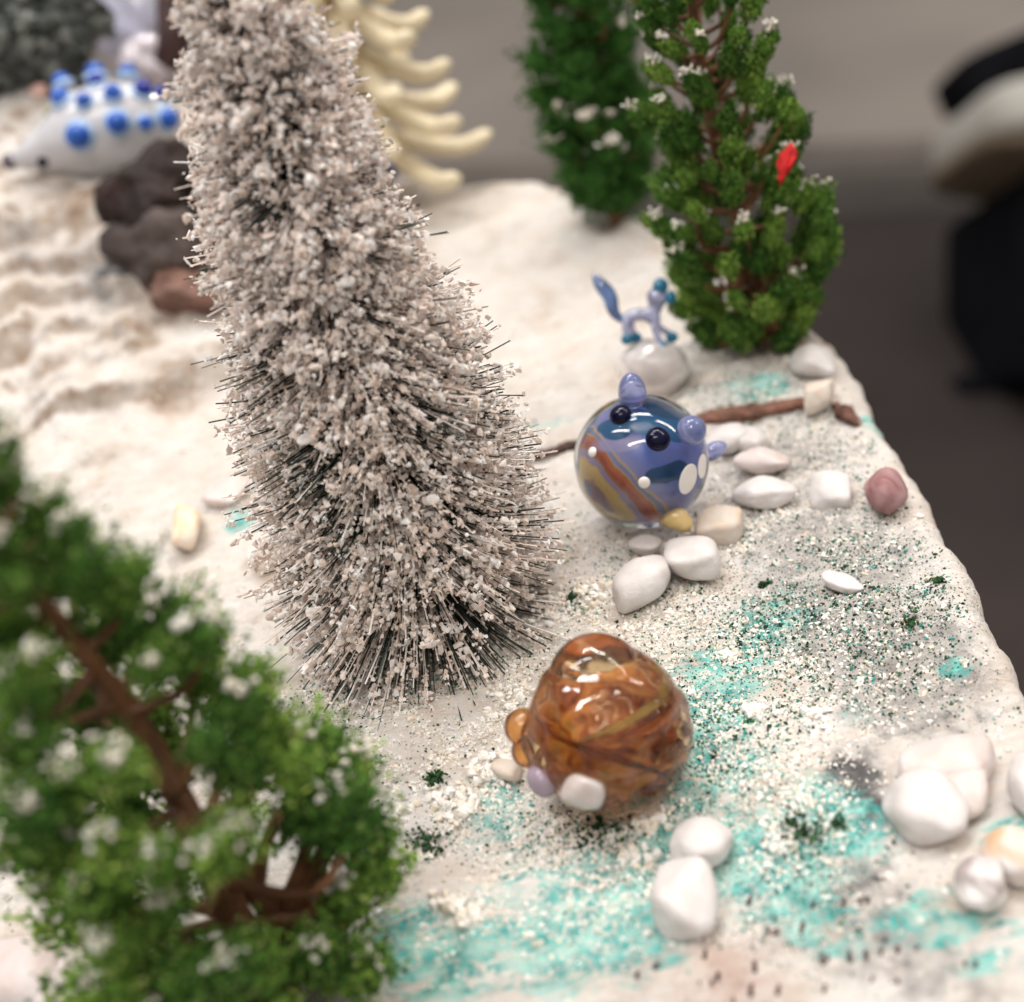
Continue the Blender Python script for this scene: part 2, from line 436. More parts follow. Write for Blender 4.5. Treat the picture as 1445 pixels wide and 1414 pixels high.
    tl = math_(nt, 'MULTIPLY', layer('teal', 2.6, 0.34, 0.35, 9, 0.8, mp2.outputs[0]), ramp(nt, noise(nt, 16, 5, 0.7, oc), [(0.36, (0.25, 0.25, 0.25)), (0.56, (1, 1, 1))]))
    base = mix(nt, tl, base, tcol)
    # the finest sprinkling, too small to pick apart
    v2 = nt.nodes.new('ShaderNodeTexVoronoi'); v2.inputs['Scale'].default_value = 24.0; L(nt, oc, v2.inputs['Vector'])
    sp = math_(nt, 'MULTIPLY', ramp(nt, v2.outputs['Distance'], [(0.22, (1, 1, 1)), (0.34, (0, 0, 0))]), math_(nt, 'GREATER_THAN', math_(nt, 'MULTIPLY_ADD', v2.outputs['Color'], -1.0, attr('speck')), -0.12))
    base = mix(nt, math_(nt, 'MULTIPLY', sp, 0.85), base, ramp(nt, noise(nt, 9, 3, 0.6, oc), [(0.35, (0.015, 0.03, 0.02)), (0.55, (0.03, 0.10, 0.05)), (0.68, (0.02, 0.24, 0.21))]))
    # tiny flecks of dust over everything
    vo = nt.nodes.new('ShaderNodeTexVoronoi'); vo.inputs['Scale'].default_value = 9.0; L(nt, oc, vo.inputs['Vector'])
    fl = ramp(nt, vo.outputs['Distance'], [(0.05, (0.7, 0.7, 0.7)), (0.16, (0, 0, 0))])
    base = mix(nt, math_(nt, 'MULTIPLY', fl, ramp(nt, noise(nt, 0.8, 2, 0.5, oc), [(0.45, (0, 0, 0)), (0.6, (1, 1, 1))])), base, (0.20, 0.19, 0.16))
    L(nt, base, b.inputs['Base Color'])
    b.inputs['Roughness'].default_value = 0.85; b.inputs['Specular IOR Level'].default_value = 0.25
    hh = math_(nt, 'ADD', noise(nt, 14, 8, 0.7, oc), math_(nt, 'MULTIPLY', streak, 0.8))
    bump(nt, hh, 0.8, 0.08, b)
    o = obj('snowy_ground', mesh('snowy_ground', V, F, m, True, at))
    tag(o, 'cream plaster snow ground with teal and grey paint patches', None, None, 'structure')
build_ground()

def table():
    xs = [(-14, -11), (3.6, -11), (3.7, 2.0), (1.2, 8.6), (-2.2, 12.0), (-6, 14.5), (-14, 18)]
    V = [(x, y, -1.62) for x, y in xs] + [(x, y, -3.2) for x, y in xs]
    n = len(xs); F = []
    me = bpy.data.meshes.new('display_table')
    me.from_pydata(V, [], [list(range(n)), list(range(2 * n - 1, n - 1, -1))] + [[(i + 1) % n, i, n + i, n + (i + 1) % n] for i in range(n)])
    me.materials.append(plain('dark_stained_wood', (0.035, 0.026, 0.022), 0.5))
    tag(obj('display_table', me), 'dark table top carrying the plaster landscape', None, None, 'structure')
table()

# ------------------------------------------------------------------ blurred room behind
FZ = -75.0
def floor():
    n = 60
    X, Y = np.meshgrid(np.linspace(-500, 500, n), np.linspace(-60, 900, n))
    V = np.stack([X, Y, np.full_like(X, FZ)], -1).reshape(-1, 3)
    idx = np.arange(n * n).reshape(n, n)
    F = np.stack([idx[:-1, :-1], idx[:-1, 1:], idx[1:, 1:], idx[1:, :-1]], -1).reshape(-1, 4)
    m, nt, b = new_mat('grey_beige_floor')
    L(nt, ramp(nt, noise(nt, 0.012, 3), [(0.3, (0.22, 0.19, 0.17)), (0.7, (0.38, 0.325, 0.28))]), b.inputs['Base Color'])
    b.inputs['Roughness'].default_value = 0.6
    tag(obj('room_floor', mesh('room_floor', V, F, m)), 'blurred grey beige floor far behind the display', None, None, 'structure')
floor()
def slab(name, poly, z0, z1, mat):
    n = len(poly)
    me = bpy.data.meshes.new(name)
    me.from_pydata([(x, y, z1) for x, y in poly] + [(x, y, z0) for x, y in poly], [],
                   [list(range(n)), list(range(2 * n - 1, n - 1, -1))] + [[(i + 1) % n, i, n + i, n + (i + 1) % n] for i in range(n)])
    me.materials.append(mat)
    bm = bmesh.new(); bm.from_mesh(me); bmesh.ops.recalc_face_normals(bm, faces=bm.faces); bm.to_mesh(me); bm.free()
    return me
_rp = [Pz(u, v, FZ)[:2] for u, v in [(560, 330), (1130, 292), (1330, 285), (1700, 300), (2600, 1400), (300, 1400)]]
rug = obj('dark_rug', slab('dark_rug', [tuple(p) for p in _rp], FZ + 0.02, FZ + 1.2, plain('dark_brown_rug', (0.030, 0.021, 0.019), 0.9, 0.35, 0.03)))
for _k, (_v0, _v1, _c) in enumerate([(205, 232, .19), (230, 256, .13), (254, 278, .085), (276, 312, .05)]):  # added strips: stepped browns paint a soft fade from floor into dark rug
    _q = [Pz(u, v, FZ)[:2] for u, v in [(560, _v0 + 38), (1130, _v0 + 8), (1330, _v0 - 3), (1800, _v0 + 8), (1820, _v1 + 8), (1330, _v1 - 3), (1130, _v1 + 8), (560, _v1 + 38)]]
    obj('rug_edge_fade', slab('rug_edge_fade', [tuple(p) for p in _q], FZ + 0.01, FZ + 1.3 + .05 * _k, plain('brown_edge_fade', (_c, _c * .84, _c * .74), 0.9, 0.3, 0.03)), rug)
tag(rug, 'blurred dark brown floor covering right of the display', 'rug')

def rbox(c, ax, half, bev=0.25, mat=None, name='box'):
    bm = bmesh.new(); bmesh.ops.create_cube(bm, size=2)
    bmesh.ops.bevel(bm, geom=list(bm.edges), offset=bev, segments=4, profile=0.5, affect='EDGES')
    Mx = A_(ax) * A_(half)[:, None]
    for v in bm.verts: v.co = Vector(A_(c) + A_(v.co[:]) @ Mx)
    me = bpy.data.meshes.new(name); bm.to_mesh(me); bm.free()
    for p in me.polygons: p.use_smooth = True
    if mat: me.materials.append(mat)
    return me
def chair():
    d = 150.0; k = d / FPX
    base = Pd(1430, 180, d); base[2] = FZ
    e = empty('upholstered_chair', base, 'blurred black chair with a pale seat cushion at right edge', 'chair')
    black = plain('black_cloth', (0.007, 0.007, 0.009), 1.0, 0.3, 0.2); black.node_tree.nodes['Principled BSDF'].inputs['Specular IOR Level'].default_value = 0.05
    pale = plain('pale_cloth', (0.46, 0.44, 0.40), 0.8, 0.1, 0.2)
    tan = plain('tan_cloth', (0.20, 0.15, 0.10), 0.8, 0.1, 0.2)
    off = -A_(base)
    dr = A_([1, 0, 0]); du = A_([0, 0, 1.]); df = A_([0, 1., 0])
    def add(nm, u0, v0, u1, v1, th, dd, mat, rot=0.0, bev=0.45):
        c = Pd((u0 + u1) / 2, (v0 + v1) / 2, d + dd) + off
        hw, hh = (u1 - u0) / 2 * k, (v1 - v0) / 2 * k
        a = CR * math.cos(rot) + CU * math.sin(rot); b = CU * math.cos(rot) - CR * math.sin(rot)
        return obj(nm, rbox(c, [a, -FWD, b], [hw, th, hh], bev, mat, nm), e)
    add('backrest', 1322, 55, 1560, 125, 6, 8, black, 0.40)
    add('seat_cushion', 1352, 150, 1640, 232, 14, -2, pale, 0.0)
    add('seat_rail', 1345, 224, 1620, 262, 13, -1, tan, -0.15)
    add('side_panel', 1392, 266, 1650, 560, 18, 4, black, 0.0, 0.2)
    for u in (1375, 1560):
        c0 = Pd(u, 540, d + 6) + off; c1 = c0.copy(); c1[2] = 0.0
        V, F = tube([c0, (c0 + c1) / 2, c1], [2.5, 2.2, 2.0], 10)
        obj('leg', mesh('leg', V, F, black), e)
chair()

# ------------------------------------------------------------------ loose grains on the ground
def sample_spots(spots, n, zone):
    u0, v0, u1, v1 = zone
    out = []
    c = [Pz(u, v)[:2] for u, v in ((u0, v0), (u1, v0), (u1, v1), (u0, v1))]
    lo, hi = np.min(c, 0), np.max(c, 0)
    P = rng.uniform(lo, hi, (n * 4, 2))
    d = gauss(P[:, 0], P[:, 1], spots)
    cl = 0.5 + 0.7 * fbm(P[:, 0] * 2.6, P[:, 1] * 2.6, s=91) + 0.35 * fbm(P[:, 0] * 8, P[:, 1] * 8, s=95)
    keep = rng.uniform(0, 1, len(P)) < d * np.clip(cl * 1.5, 0.05, 1)
    keep &= P[:, 0] < xright(P[:, 1]) - 0.12
    return P[keep]
def on_ground(P, lift):
    return np.column_stack([P, hgt(P[:, 0], P[:, 1]) + lift])
Z_ = (380, 470, 1445, 1414)
p1 = sample_spots(CRMB, 62000, Z_)
s1 = 0.008 + 0.016 * rng.uniform(0, 1, len(p1)) ** 2 * (1 + 0.8 * (rng.uniform(0, 1, len(p1)) > 0.93))
extra = []
for (u, v, r, n, s) in [(915, 1152, .14, 60, .05), (640, 1275, .12, 30, .06), (665, 1300, .1, 26, .06), (1030, 915, .07, 20, .05), (1060, 1000, .08, 16, .055), (690, 1085, .2, 50, .05), (610, 930, .3, 50, .05), (720, 1000, .2, 40, .045), (640, 1130, .22, 50, .05), (560, 1150, .2, 30, .05), (900, 1200, .15, 20, .05), (1150, 1010, .1, 16, .05), (830, 845, .2, 30, .045), (760, 870, .25, 40, .045)]:
    c = Pz(u, v)[:2]
    q = c + rng.normal(0, r * 0.55, (n, 2)); extra.append((q, rng.uniform(0.5, 1.1, n) * s))
bg_n = sample_spots([(900, 900, 6, 0.5)], 4500, (0, 300, 1445, 1414))
pos = np.concatenate([on_ground(p1, 0.0)] + [on_ground(q, 0.02) for q, _ in extra] + [on_ground(bg_n, 0.0)])
siz = np.concatenate([s1] + [s for _, s in extra] + [rng.uniform(0.015, 0.04, len(bg_n))])
pos[:, 2] += siz * 0.05
V, F = scatter(GR12, pos, siz, 0.45)
tag(obj('snow_crumbs', mesh('snow_crumbs', V, F, CRUMB, False)), 'loose cream crumbs of artificial snow strewn over the ground', 'snow crumbs', None, 'stuff')
p2 = sample_spots(SPECK, 30000, Z_)
p3 = sample_spots([(300, 500, 5, .5), (700, 400, 5, .3), (100, 600, 2, .5)], 900, (0, 250, 1200, 800))
pos = np.concatenate([on_ground(p2, 0.006), on_ground(p3, 0.006)])
siz = 0.006 + 0.016 * rng.uniform(0, 1, len(pos)) ** 2
moss = []
for (u, v, r, n) in [(652, 922, .10, 260), (640, 935, .06, 120), (806, 857, .05, 70), (1080, 823, .05, 60), (1325, 826, .05, 60), (612, 1100, .07, 100), (1180, 1165, .05, 40), (1285, 885, .06, 50), (600, 1190, .12, 90), (850, 1165, .2, 120), (1130, 1180, .15, 100)]:
    c = Pz(u, v)[:2]; moss.append(on_ground(c + rng.normal(0, r * 0.7, (n, 2)), rng.uniform(0.0, 0.05, n)))
moss = np.concatenate(moss)
V, F = scatter(GR8, moss, rng.uniform(0.012, 0.026, len(moss)), 0.5)
tag(obj('moss_tufts', mesh('moss_tufts', V, F, grain_mat('moss', [(0, (.008, .022, .012)), (.6, (.02, .06, .025)), (1, (.05, .13, .035))]), False)), 'tiny tufts of green moss dotted on the snow', 'moss', None, 'stuff')
V, F = scatter(GR8, pos, siz, 0.5)
tag(obj('turf_specks', mesh('turf_specks', V, F, TURF, False)), 'fine dark green turf specks sprinkled over the painted plaster', 'turf specks', None, 'stuff')

# brown dashes pressed into the plaster at the front corner
DASH = [(975, 1275), (1058, 1271), (1072, 1270), (1083, 1318), (1092, 1320), (1097, 1318), (1132, 1311), (995, 1347), (1005, 1385), (1013, 1378), (1065, 1364), (1060, 1397), (1098, 1397), (1035, 1412), (1148, 1279), (1191, 1274), (1215, 1270), (1224, 1269),
        (1160, 1353), (1168, 1353), (1199, 1350), (1222, 1348), (1245, 1345), (1267, 1340), (1266, 1383), (1363, 1363), (1376, 1363), (925, 1365), (900, 1372), (1164, 1394), (1230, 1385)]
parts = []
for (u, v) in DASH:
    p = G(u, v); L2 = rng.uniform(0.03, 0.055)
    dirv = CU - CU[2] * A_([0, 0, 1]); dirv /= np.linalg.norm(dirv); dirv = dirv + rng.normal(0, .12, 3) * A_([1, 1, 0])
    parts.append(tube([p - dirv * L2, p, p + dirv * L2], [0.02, 0.024, 0.02], 6))
V, F = join(parts)
tag(obj('brown_flecks', mesh('brown_flecks', V, F, plain('dark_brown_fleck', (0.07, 0.03, 0.028), 0.6))), 'short dark brown flecks in rows on the front right corner', 'flecks', None, 'stuff')

# ------------------------------------------------------------------ pebbles
def stone_mat(name, col, col2, sss=0.12, rough=0.4, sc=2.2, lo=.35, hi=.7):
    m, nt, b = new_mat(name)
    L(nt, ramp(nt, noise(nt, sc, 4, 0.5, None, 0.6), [(lo, col), (hi, col2)]), b.inputs['Base Color'])
    b.inputs['Roughness'].default_value = rough
    b.inputs['Subsurface Weight'].default_value = sss
    b.inputs['Subsurface Radius'].default_value = (0.22, 0.16, 0.13); b.inputs['Subsurface Scale'].default_value = 1
    bump(nt, noise(nt, 15, 7, .65), 0.3, 0.05, b)
    return m
ST = {'white': stone_mat('white_quartz', (0.58, 0.53, 0.51), (0.71, 0.68, 0.67)),
      'pink': stone_mat('pink_white_quartz', (0.58, 0.47, 0.43), (0.67, 0.62, 0.61)),
      'cream': stone_mat('cream_quartz', (0.62, 0.50, 0.40), (0.68, 0.64, 0.59)),
      'mauve': stone_mat('mauve_stone', (0.25, 0.10, 0.10), (0.46, 0.30, 0.30), 0.1, 0.75, 3.0),
      'lilac': stone_mat('lilac_quartz', (0.50, 0.40, 0.48), (0.62, 0.54, 0.60)),
      'banded': stone_mat('grey_banded_quartz', (0.34, 0.29, 0.28), (0.78, 0.75, 0.73), 0.15, 0.4, 1.6, .42, .56),
      'amber': stone_mat('grey_orange_quartz', (0.62, 0.40, 0.24), (0.66, 0.62, 0.60), 0.15, 0.4, 1.4, .4, .55),
      'orange': stone_mat('pale_orange_chip', (0.72, 0.52, 0.32), (0.82, 0.74, 0.66)),
      'pinkbead': stone_mat('pink_bead', (0.80, 0.46, 0.40), (0.84, 0.60, 0.54))}
def pebble_mesh(seed, axes, mat, sub=4, p=7.0, planes=11):
    r = np.random.default_rng(seed)
    D, F = ICO[sub]
    n = r.normal(size=(planes, 3)); n /= np.linalg.norm(n, axis=1)[:, None]
    n = np.concatenate([n, -n[:planes // 2], np.eye(3), -np.eye(3)])
    h = r.uniform(0.72, 1.0, len(n)); h[-6:] = r.uniform(.9, 1.0, 6)
    q = np.maximum(D @ n.T, 0) / h[None]
    rad = (q ** p).sum(1) ** (-1 / p)
    V = D * rad[:, None]
    V *= (1 + 0.035 * fbm(D[:, 0] * 2.2 + seed, D[:, 1] * 2.2, D[:, 2] * 2.2, 4, 5))[:, None]
    V /= np.abs(V).max(0)[None]
    return mesh('pebble', V @ A_(axes), F, mat)
IMG_X = A_([CR[0], CR[1] , 0]) ; IMG_X = A_([math.cos(-0.36), math.sin(-0.36), 0])
def pebble(name, u, v, hw, hh, mat, label, seed, rot=0.0, cz=0.75, group='pebbles strewn on the plaster ground', tilt=0.0, lift=0.0, cat='pebble', pl=9, pp=8.5):
    # size in pixels of the photograph turned to centimetres at the pebble's own distance
    g = G(u, v + hh * 0.55)
    k = 1 / ppc(g)
    a, b, c = hw * k * 1.03, hh * k * 1.22, hh * k * cz
    zc = float(hgt(g[0], g[1])) + c * 0.88 + lift
    ctr = Pz(u, v, zc)
    zc = float(hgt(ctr[0], ctr[1])) + c * 0.88 + lift
    ctr = Pz(u, v, zc)
    ex = A_([math.cos(-0.36 + rot), math.sin(-0.36 + rot), math.sin(tilt)]); ex /= np.linalg.norm(ex)
    ey = np.cross([0, 0, 1], ex); ey /= np.linalg.norm(ey); ez = np.cross(ex, ey)
    o = obj(name, pebble_mesh(seed, [ex * a, ey * b, ez * c], ST[mat], 4, pp, pl))
    o.location = ctr
    return tag(o, label, cat, group)
PB = [
 (910, 770, 24, 18, 'white', 'small white pebble wedged between the blue glass animal and larger pebbles', 1, 0, .8, 0),
 (903, 818, 43, 39, 'white', 'three-cornered white pebble, nearest the camera in front of the blue glass animal', 2, .4, .7, 0),
 (976, 789, 41, 33, 'white', 'broad white pebble touching the front of the cluster by the yellow foot', 3, 0, .75, 0),
 (1015, 745, 31, 28, 'cream', 'rounded white pebble right beside the yellow glass foot', 4, 0, .8, 0),
 (1022, 622, 32, 20, 'white', 'long white pebble directly behind the blue animal tail', 5, .55, .8, .1),
 (1058, 622, 27, 22, 'white', 'rough white pebble at the back of the group behind the tail', 6, -.4, .9, 0),
 (1076, 652, 38, 20, 'pink', 'knobbly white pebble in the middle of the group right of the blue animal', 7, -.15, .85, 0),
 (1077, 696, 43, 26, 'white', 'long white pebble at the front of the group right of the blue animal', 8, .3, .8, 0),
 (1172, 690, 29, 25, 'white', 'lone white pebble left of the round mauve stone', 9, 0, .85, 0),
 (1190, 823, 32, 15, 'white', 'thin white sliver of stone lying alone on speckled grey ground', 11, -.5, .7, 0),
 (716, 1087, 22, 18, 'cream', 'small cream pebble left of the amber glass figure', 12, 0, .8, 0),
 (988, 1188, 46, 38, 'white', 'white pebble touching the back of another, on teal speckled paint', 15, .3, .7, 0),
 (970, 1262, 48, 53, 'white', 'egg shaped white pebble standing on teal paint near the bottom', 16, 0, .7, 0),
 (1338, 1082, 66, 40, 'pink', 'large flat pale pebble at the back of the right cluster', 18, .1, .7, 0),
 (1362, 1128, 32, 34, 'pink', 'small pale pebble tucked behind the big flat one at right', 19, 0, .8, 0),
 (1306, 1138, 62, 48, 'white', 'big flat white pebble beside the dark grey paint patch', 17, -.25, .75, 0),
 (1383, 1246, 36, 40, 'banded', 'grey and white banded pebble at the right border', 20, 0, .8, 0),
 (1428, 1203, 50, 36, 'amber', 'grey pebble with an orange flank cut by the right border', 21, -.2, .8, 0),
 (1455, 1110, 34, 45, 'white', 'pale pebble half out of frame above the orange flanked one', 22, 0, .8, 0),
 (1146, 512, 32, 24, 'white', 'blurred white pebble on the far corner beside the green tree', 23, 0, .85, 0),
 (262, 742, 22, 38, 'orange', 'pale orange stone chip on the snow left of the frosted tree', 24, .3, .6, 0),
 (318, 694, 34, 24, 'pink', 'blurred white pebble sunk in snow behind the orange chip', 25, 0, .45, 0),
 (25, 1378, 70, 42, 'pink', 'blurred pinkish pebble in the bottom left corner', 26, .2, .7, 0),
 (95, 1404, 52, 38, 'pink', 'blurred pinkish pebble under the leafy tree, cut by the bottom border', 27, 0, .7, 0),
 (5, 1012, 34, 46, 'white', 'blurred white pebble at the left border behind the leafy tree', 28, 0, .8, 0),
 (1155, 560, 20, 24, 'cream', 'small cream plaster lump between the two pieces of bark', 33, 0, .9, 0),
]
for (u, v, hw, hh, mt, lab, sd, rot, cz, tilt) in PB:
    pebble('pebble', u, v, hw, hh, mt, lab, sd, rot, cz, tilt=tilt)
pebble('mauve_stone', 1252, 692, 31, 33, 'mauve', 'round mauve stone near the right edge of the board', 10, 0, .95, group=None, cat='stone', pl=40, pp=12.0)
pebble('pink_bead', 55, 128, 13, 11, 'pinkbead', 'tiny blurred pink bead left of the blue knobbed animal', 34, 0, .9, group=None, cat='bead', pl=50)

# ------------------------------------------------------------------ bark, rock
def bark(name, ctrl, rads, label, seed, col=(0.20, 0.09, 0.06)):
    r = np.random.default_rng(seed)
    pts = smooth_path(ctrl, 34)
    rd = np.interp(np.linspace(0, 1, 34), np.linspace(0, 1, len(rads)), rads) * (1 + 0.25 * fbm(np.linspace(0, 9, 34), np.zeros(34) + seed, s=seed))
    V, F = tube(pts, rd, 14, 0.16, 0.7)
    m, nt, b = new_mat('red_brown_bark')
    L(nt, ramp(nt, noise(nt, 5, 5), [(0.3, tuple(c * .35 for c in col)), (0.55, col), (0.66, tuple(c * 1.5 for c in col)), (0.74, (0.7, .62, .55))]), b.inputs['Base Color'])
    b.inputs['Roughness'].default_value = 0.8
    bump(nt, noise(nt, 12, 5), 0.6, 0.06, b)
    tag(obj(name, mesh(name, V, F, m)), label, 'bark', 'bark pieces behind the blue animal')
def gp(u, v, l=0.05):
    p = G(u, v); return p + A_([0, 0, l])
bark('bark_strip', [gp(985, 596), gp(1030, 590), gp(1080, 583), gp(1145, 570)], [.09, .15, .14, .13, .06], 'long red brown bark strip lying behind the white pebbles', 3)
bark('bark_chip', [gp(1178, 575), gp(1195, 590), gp(1210, 602)], [.07, .13, .06], 'short dark bark chip close to the right edge of the board', 5, (.14, .06, .04))
bark('twig', [gp(735, 652), gp(775, 642), gp(815, 632), gp(850, 628)], [.05, .08, .09, .06], 'dark twig between the frosted tree and the blue glass animal', 8, (.07, .03, .025))

def rock():
    g = G(215, 395)
    k = 1 / ppc(g)
    e = empty('brown_rock', g, 'blurred dark brown rock on the slope behind the frosted tree', 'rock')
    D, F = ICO[5]
    def blob(nm, u, v, hw, hh, dep, mat, seed, amp=.42):
        c = Pd(u, v, float((g - CC) @ FWD) + dep) - g
        rg = np.random.default_rng(seed + 40); nn = rg.normal(size=(13, 3)); nn /= np.linalg.norm(nn, axis=1)[:, None]
        qq = np.maximum(D @ nn.T, 0) / rg.uniform(.62, 1.05, 13)[None]
        r = ((qq ** 16).sum(1) + .35) ** (-1 / 16.) * (1 + amp * .5 * fbm(D[:, 0] * 1.8 + seed, D[:, 1] * 1.8, D[:, 2] * 1.8, 5, seed))
        V = (D * r[:, None]) @ A_([CR * hw * k, -FWD * (hw + hh) * .5 * k, CU * hh * k]) + c
        obj(nm, mesh(nm, V, F, mat), e)
    dk = plain('dark_brown_stone', (0.020, 0.008, 0.006), 0.75, 0.6, 1.5, bmp=.5)
    gr = plain('grey_brown_stone', (0.075, 0.055, 0.05), 0.8, 0.5, 1.2, bmp=.5)
    mv = plain('mauve_brown_stone', (0.20, 0.11, 0.085), 0.8, 0.5, 2.5, bmp=.5)
    blob('dark_crag', 218, 272, 74, 66, .3, dk, 2)
    blob('dark_flank', 278, 310, 45, 60, .5, dk, 6)
    blob('grey_face', 236, 352, 84, 62, .25, gr, 4)
    blob('mauve_foot', 270, 405, 62, 40, .1, mv, 9)
rock()

# ------------------------------------------------------------------ frosted bottle brush tree
def frosted_tree():
    b0 = G(613, 872)
    e = empty('frosted_tree', b0, 'tall bottle brush tree with dark bristles caked in cream snow', 'tree')
    H = 8.9
    ax = A_([-0.046, 0.05, 1.0]); ax /= np.linalg.norm(ax)
    e1 = np.cross(ax, [0, 1, 0]); e1 /= np.linalg.norm(e1); e2 = np.cross(ax, e1)
    stem = [ax * z + (e1 * math.cos(z * 7) + e2 * math.sin(z * 7)) * 0.015 for z in np.linspace(-0.1, H, 60)]
    V, F = tube(stem, np.linspace(0.11, 0.05, 60), 8)
    obj('twisted_wire_stem', mesh('twisted_wire_stem', V, F, plain('dark_wire', (0.02, 0.02, 0.018), 0.5)), e)
    nb = 9500
    z = H * (1 - np.sqrt(1 - rng.uniform(0, 0.985, nb))) ** 1.0
    z = 0.30 + (H - 0.3) * (1 - (1 - rng.uniform(0, 1, nb)) ** 0.66)
    z = np.where((z < 0.75) & (rng.uniform(0, 1, nb) < .45), z + rng.uniform(.5, 2.5, nb), z)
    th = rng.uniform(0, 2 * np.pi, nb)
    prof = 1.50 * (1 - (z / (H + .3)) ** 1.8) * (1 + .13 * sm(1.6, .4, z))
    tuft = 1 + 0.11 * np.sin(z * 7.2 + th * 2) + 0.09 * fbm(z * 1.7, th * 1.3, s=11)
    ln = prof * tuft * np.clip(rng.normal(0.95, 0.10, nb), 0.55, 1.15)
    el = np.radians(rng.normal(-4, 9, nb)) - 0.62 * sm(1.3, 0.2, z) + 0.25 * sm(5, 9, z)
    rad = np.cos(th)[:, None] * e1 + np.sin(th)[:, None] * e2
    d = rad * np.cos(el)[:, None] + ax * np.sin(el)[:, None] + rng.normal(0, .07, (nb, 3))
    d /= np.linalg.norm(d, axis=1)[:, None]
    p0 = ax[None] * z[:, None]
    tip = p0 + d * ln[:, None]
    gz = hgt(tip[:, 0] + b0[0], tip[:, 1] + b0[1]) - b0[2] + 0.03
    tip[:, 2] = np.maximum(tip[:, 2], gz)
    d = tip - p0; ln = np.linalg.norm(d, axis=1); d /= ln[:, None]
    # thin flat three sided bristles
    s = np.cross(d, rng.normal(size=(nb, 3))); s /= np.linalg.norm(s, axis=1)[:, None]; t = np.cross(d, s)
    wdt = rng.uniform(0.009, 0.015, nb)[:, None]
    ring = [s * wdt, -0.5 * s * wdt + 0.8 * t * wdt * .6, -0.5 * s * wdt - 0.8 * t * wdt * .6]
    Vb = np.stack([p0 + r for r in ring] + [tip + r * 0.8 for r in ring], 1).reshape(-1, 3)
    Fb = A_([[0, 1, 4], [0, 4, 3], [1, 2, 5], [1, 5, 4], [2, 0, 3], [2, 3, 5], [3, 4, 5]])
    Fb = (Fb[None] + (np.arange(nb) * 6)[:, None, None]).reshape(-1, 3)
    # flock: clusters caught on the bristles
    P, S = [], []
    patch = 0.62 + 0.75 * fbm(z * 2.4, np.cos(th) * 2.2 + 7, np.sin(th) * 2.2, 3, 13)
    cl = rng.uniform(0, 1, nb) < np.clip(patch * 2.2 + .08, .08, 1) * (1 - 0.62 * sm(1.15, 0.35, z))
    coat = cl & (rng.uniform(0, 1, nb) < .72)
    Vb3, Fone = Vb.reshape(nb, 6, 3), Fb[:7]
    for nm, msk, mt in (('bristles', ~coat, BRISTLE), ('snowy_bristles', coat, SNOW)):
        vv = Vb3[msk].reshape(-1, 3)
        o = obj(nm, mesh(nm, vv, (Fone[None] + (np.arange(msk.sum()) * 6)[:, None, None]).reshape(-1, 3), mt, False), e); o['kind'] = 'stuff'
    idx = np.where(cl)[0]
    far = np.clip(1.02 - np.abs(rng.normal(0, .10, len(idx))), .5, 1.03)
    for j in range(9):
        m = rng.uniform(0, 1, len(idx)) < (0.97 - 0.06 * j)
        ii = idx[m]
        tt = far[m] - (j + rng.uniform(-.5, .5, m.sum())) * 0.042 / ln[ii]
        q = p0[ii] + d[ii] * (ln[ii] * np.clip(tt, .2, 1.03))[:, None] + rng.normal(0, 0.020, (m.sum(), 3))
        P.append(q); S.append(0.013 + 0.034 * rng.uniform(0, 1, m.sum()) ** 1.8)
    P = np.concatenate(P); S = np.concatenate(S)
    Vf, Ff = scatter(GR12, P, S, 0.5, True)
    o = obj('snow_flock', mesh('snow_flock', Vf, Ff, SNOW, False), e); o['kind'] = 'stuff'
    # larger lumps of flock
    n = 1500; i = rng.choice(idx, n)
    c = p0[i] + d[i] * (ln[i] * rng.uniform(.86, 1.02, n))[:, None]
    rs_ = rng.uniform(.025, .07, (n, 1))
    PP, SS = [], []
    for k in range(9):
        PP.append(c + rng.normal(0, 1, (n, 3)) * rs_ * .8); SS.append(rng.uniform(.35, .75, n) * rs_[:, 0])
    Vf, Ff = scatter(GR12, np.concatenate(PP), np.concatenate(SS), 0.5, True)
    o = obj('snow_lumps', mesh('snow_lumps', Vf, Ff, SNOW, False), e); o['kind'] = 'stuff'
    # oval flakes stuck to the surface
    D, Fd = ICO[2]
    fl = mesh('oval_flake', D * A_([.085, .055, .022]), Fd, SNOW)
    for (u, v) in [(490, 397), (515, 305), (395, 445), (540, 520), (430, 620), (610, 705)]:
        o = obj('oval_flake', fl, e)
        zz = 0; best = None
        r_ = ray(u, v)
        for tdep in np.arange(11, 17, .03):
            q = CC + r_ * tdep - b0; zz = q @ ax; rr = np.linalg.norm(q - ax * zz)
            if 0 < zz < H and rr < 1.52 * (1 - (zz / (H + .1)) ** 1.65) * 1.0: best = q; break
        o.location = Vector(best); o.rotation_euler = (TH * 1.7, rng.uniform(-.3, .3), rng.uniform(-.6, .6))
frosted_tree()

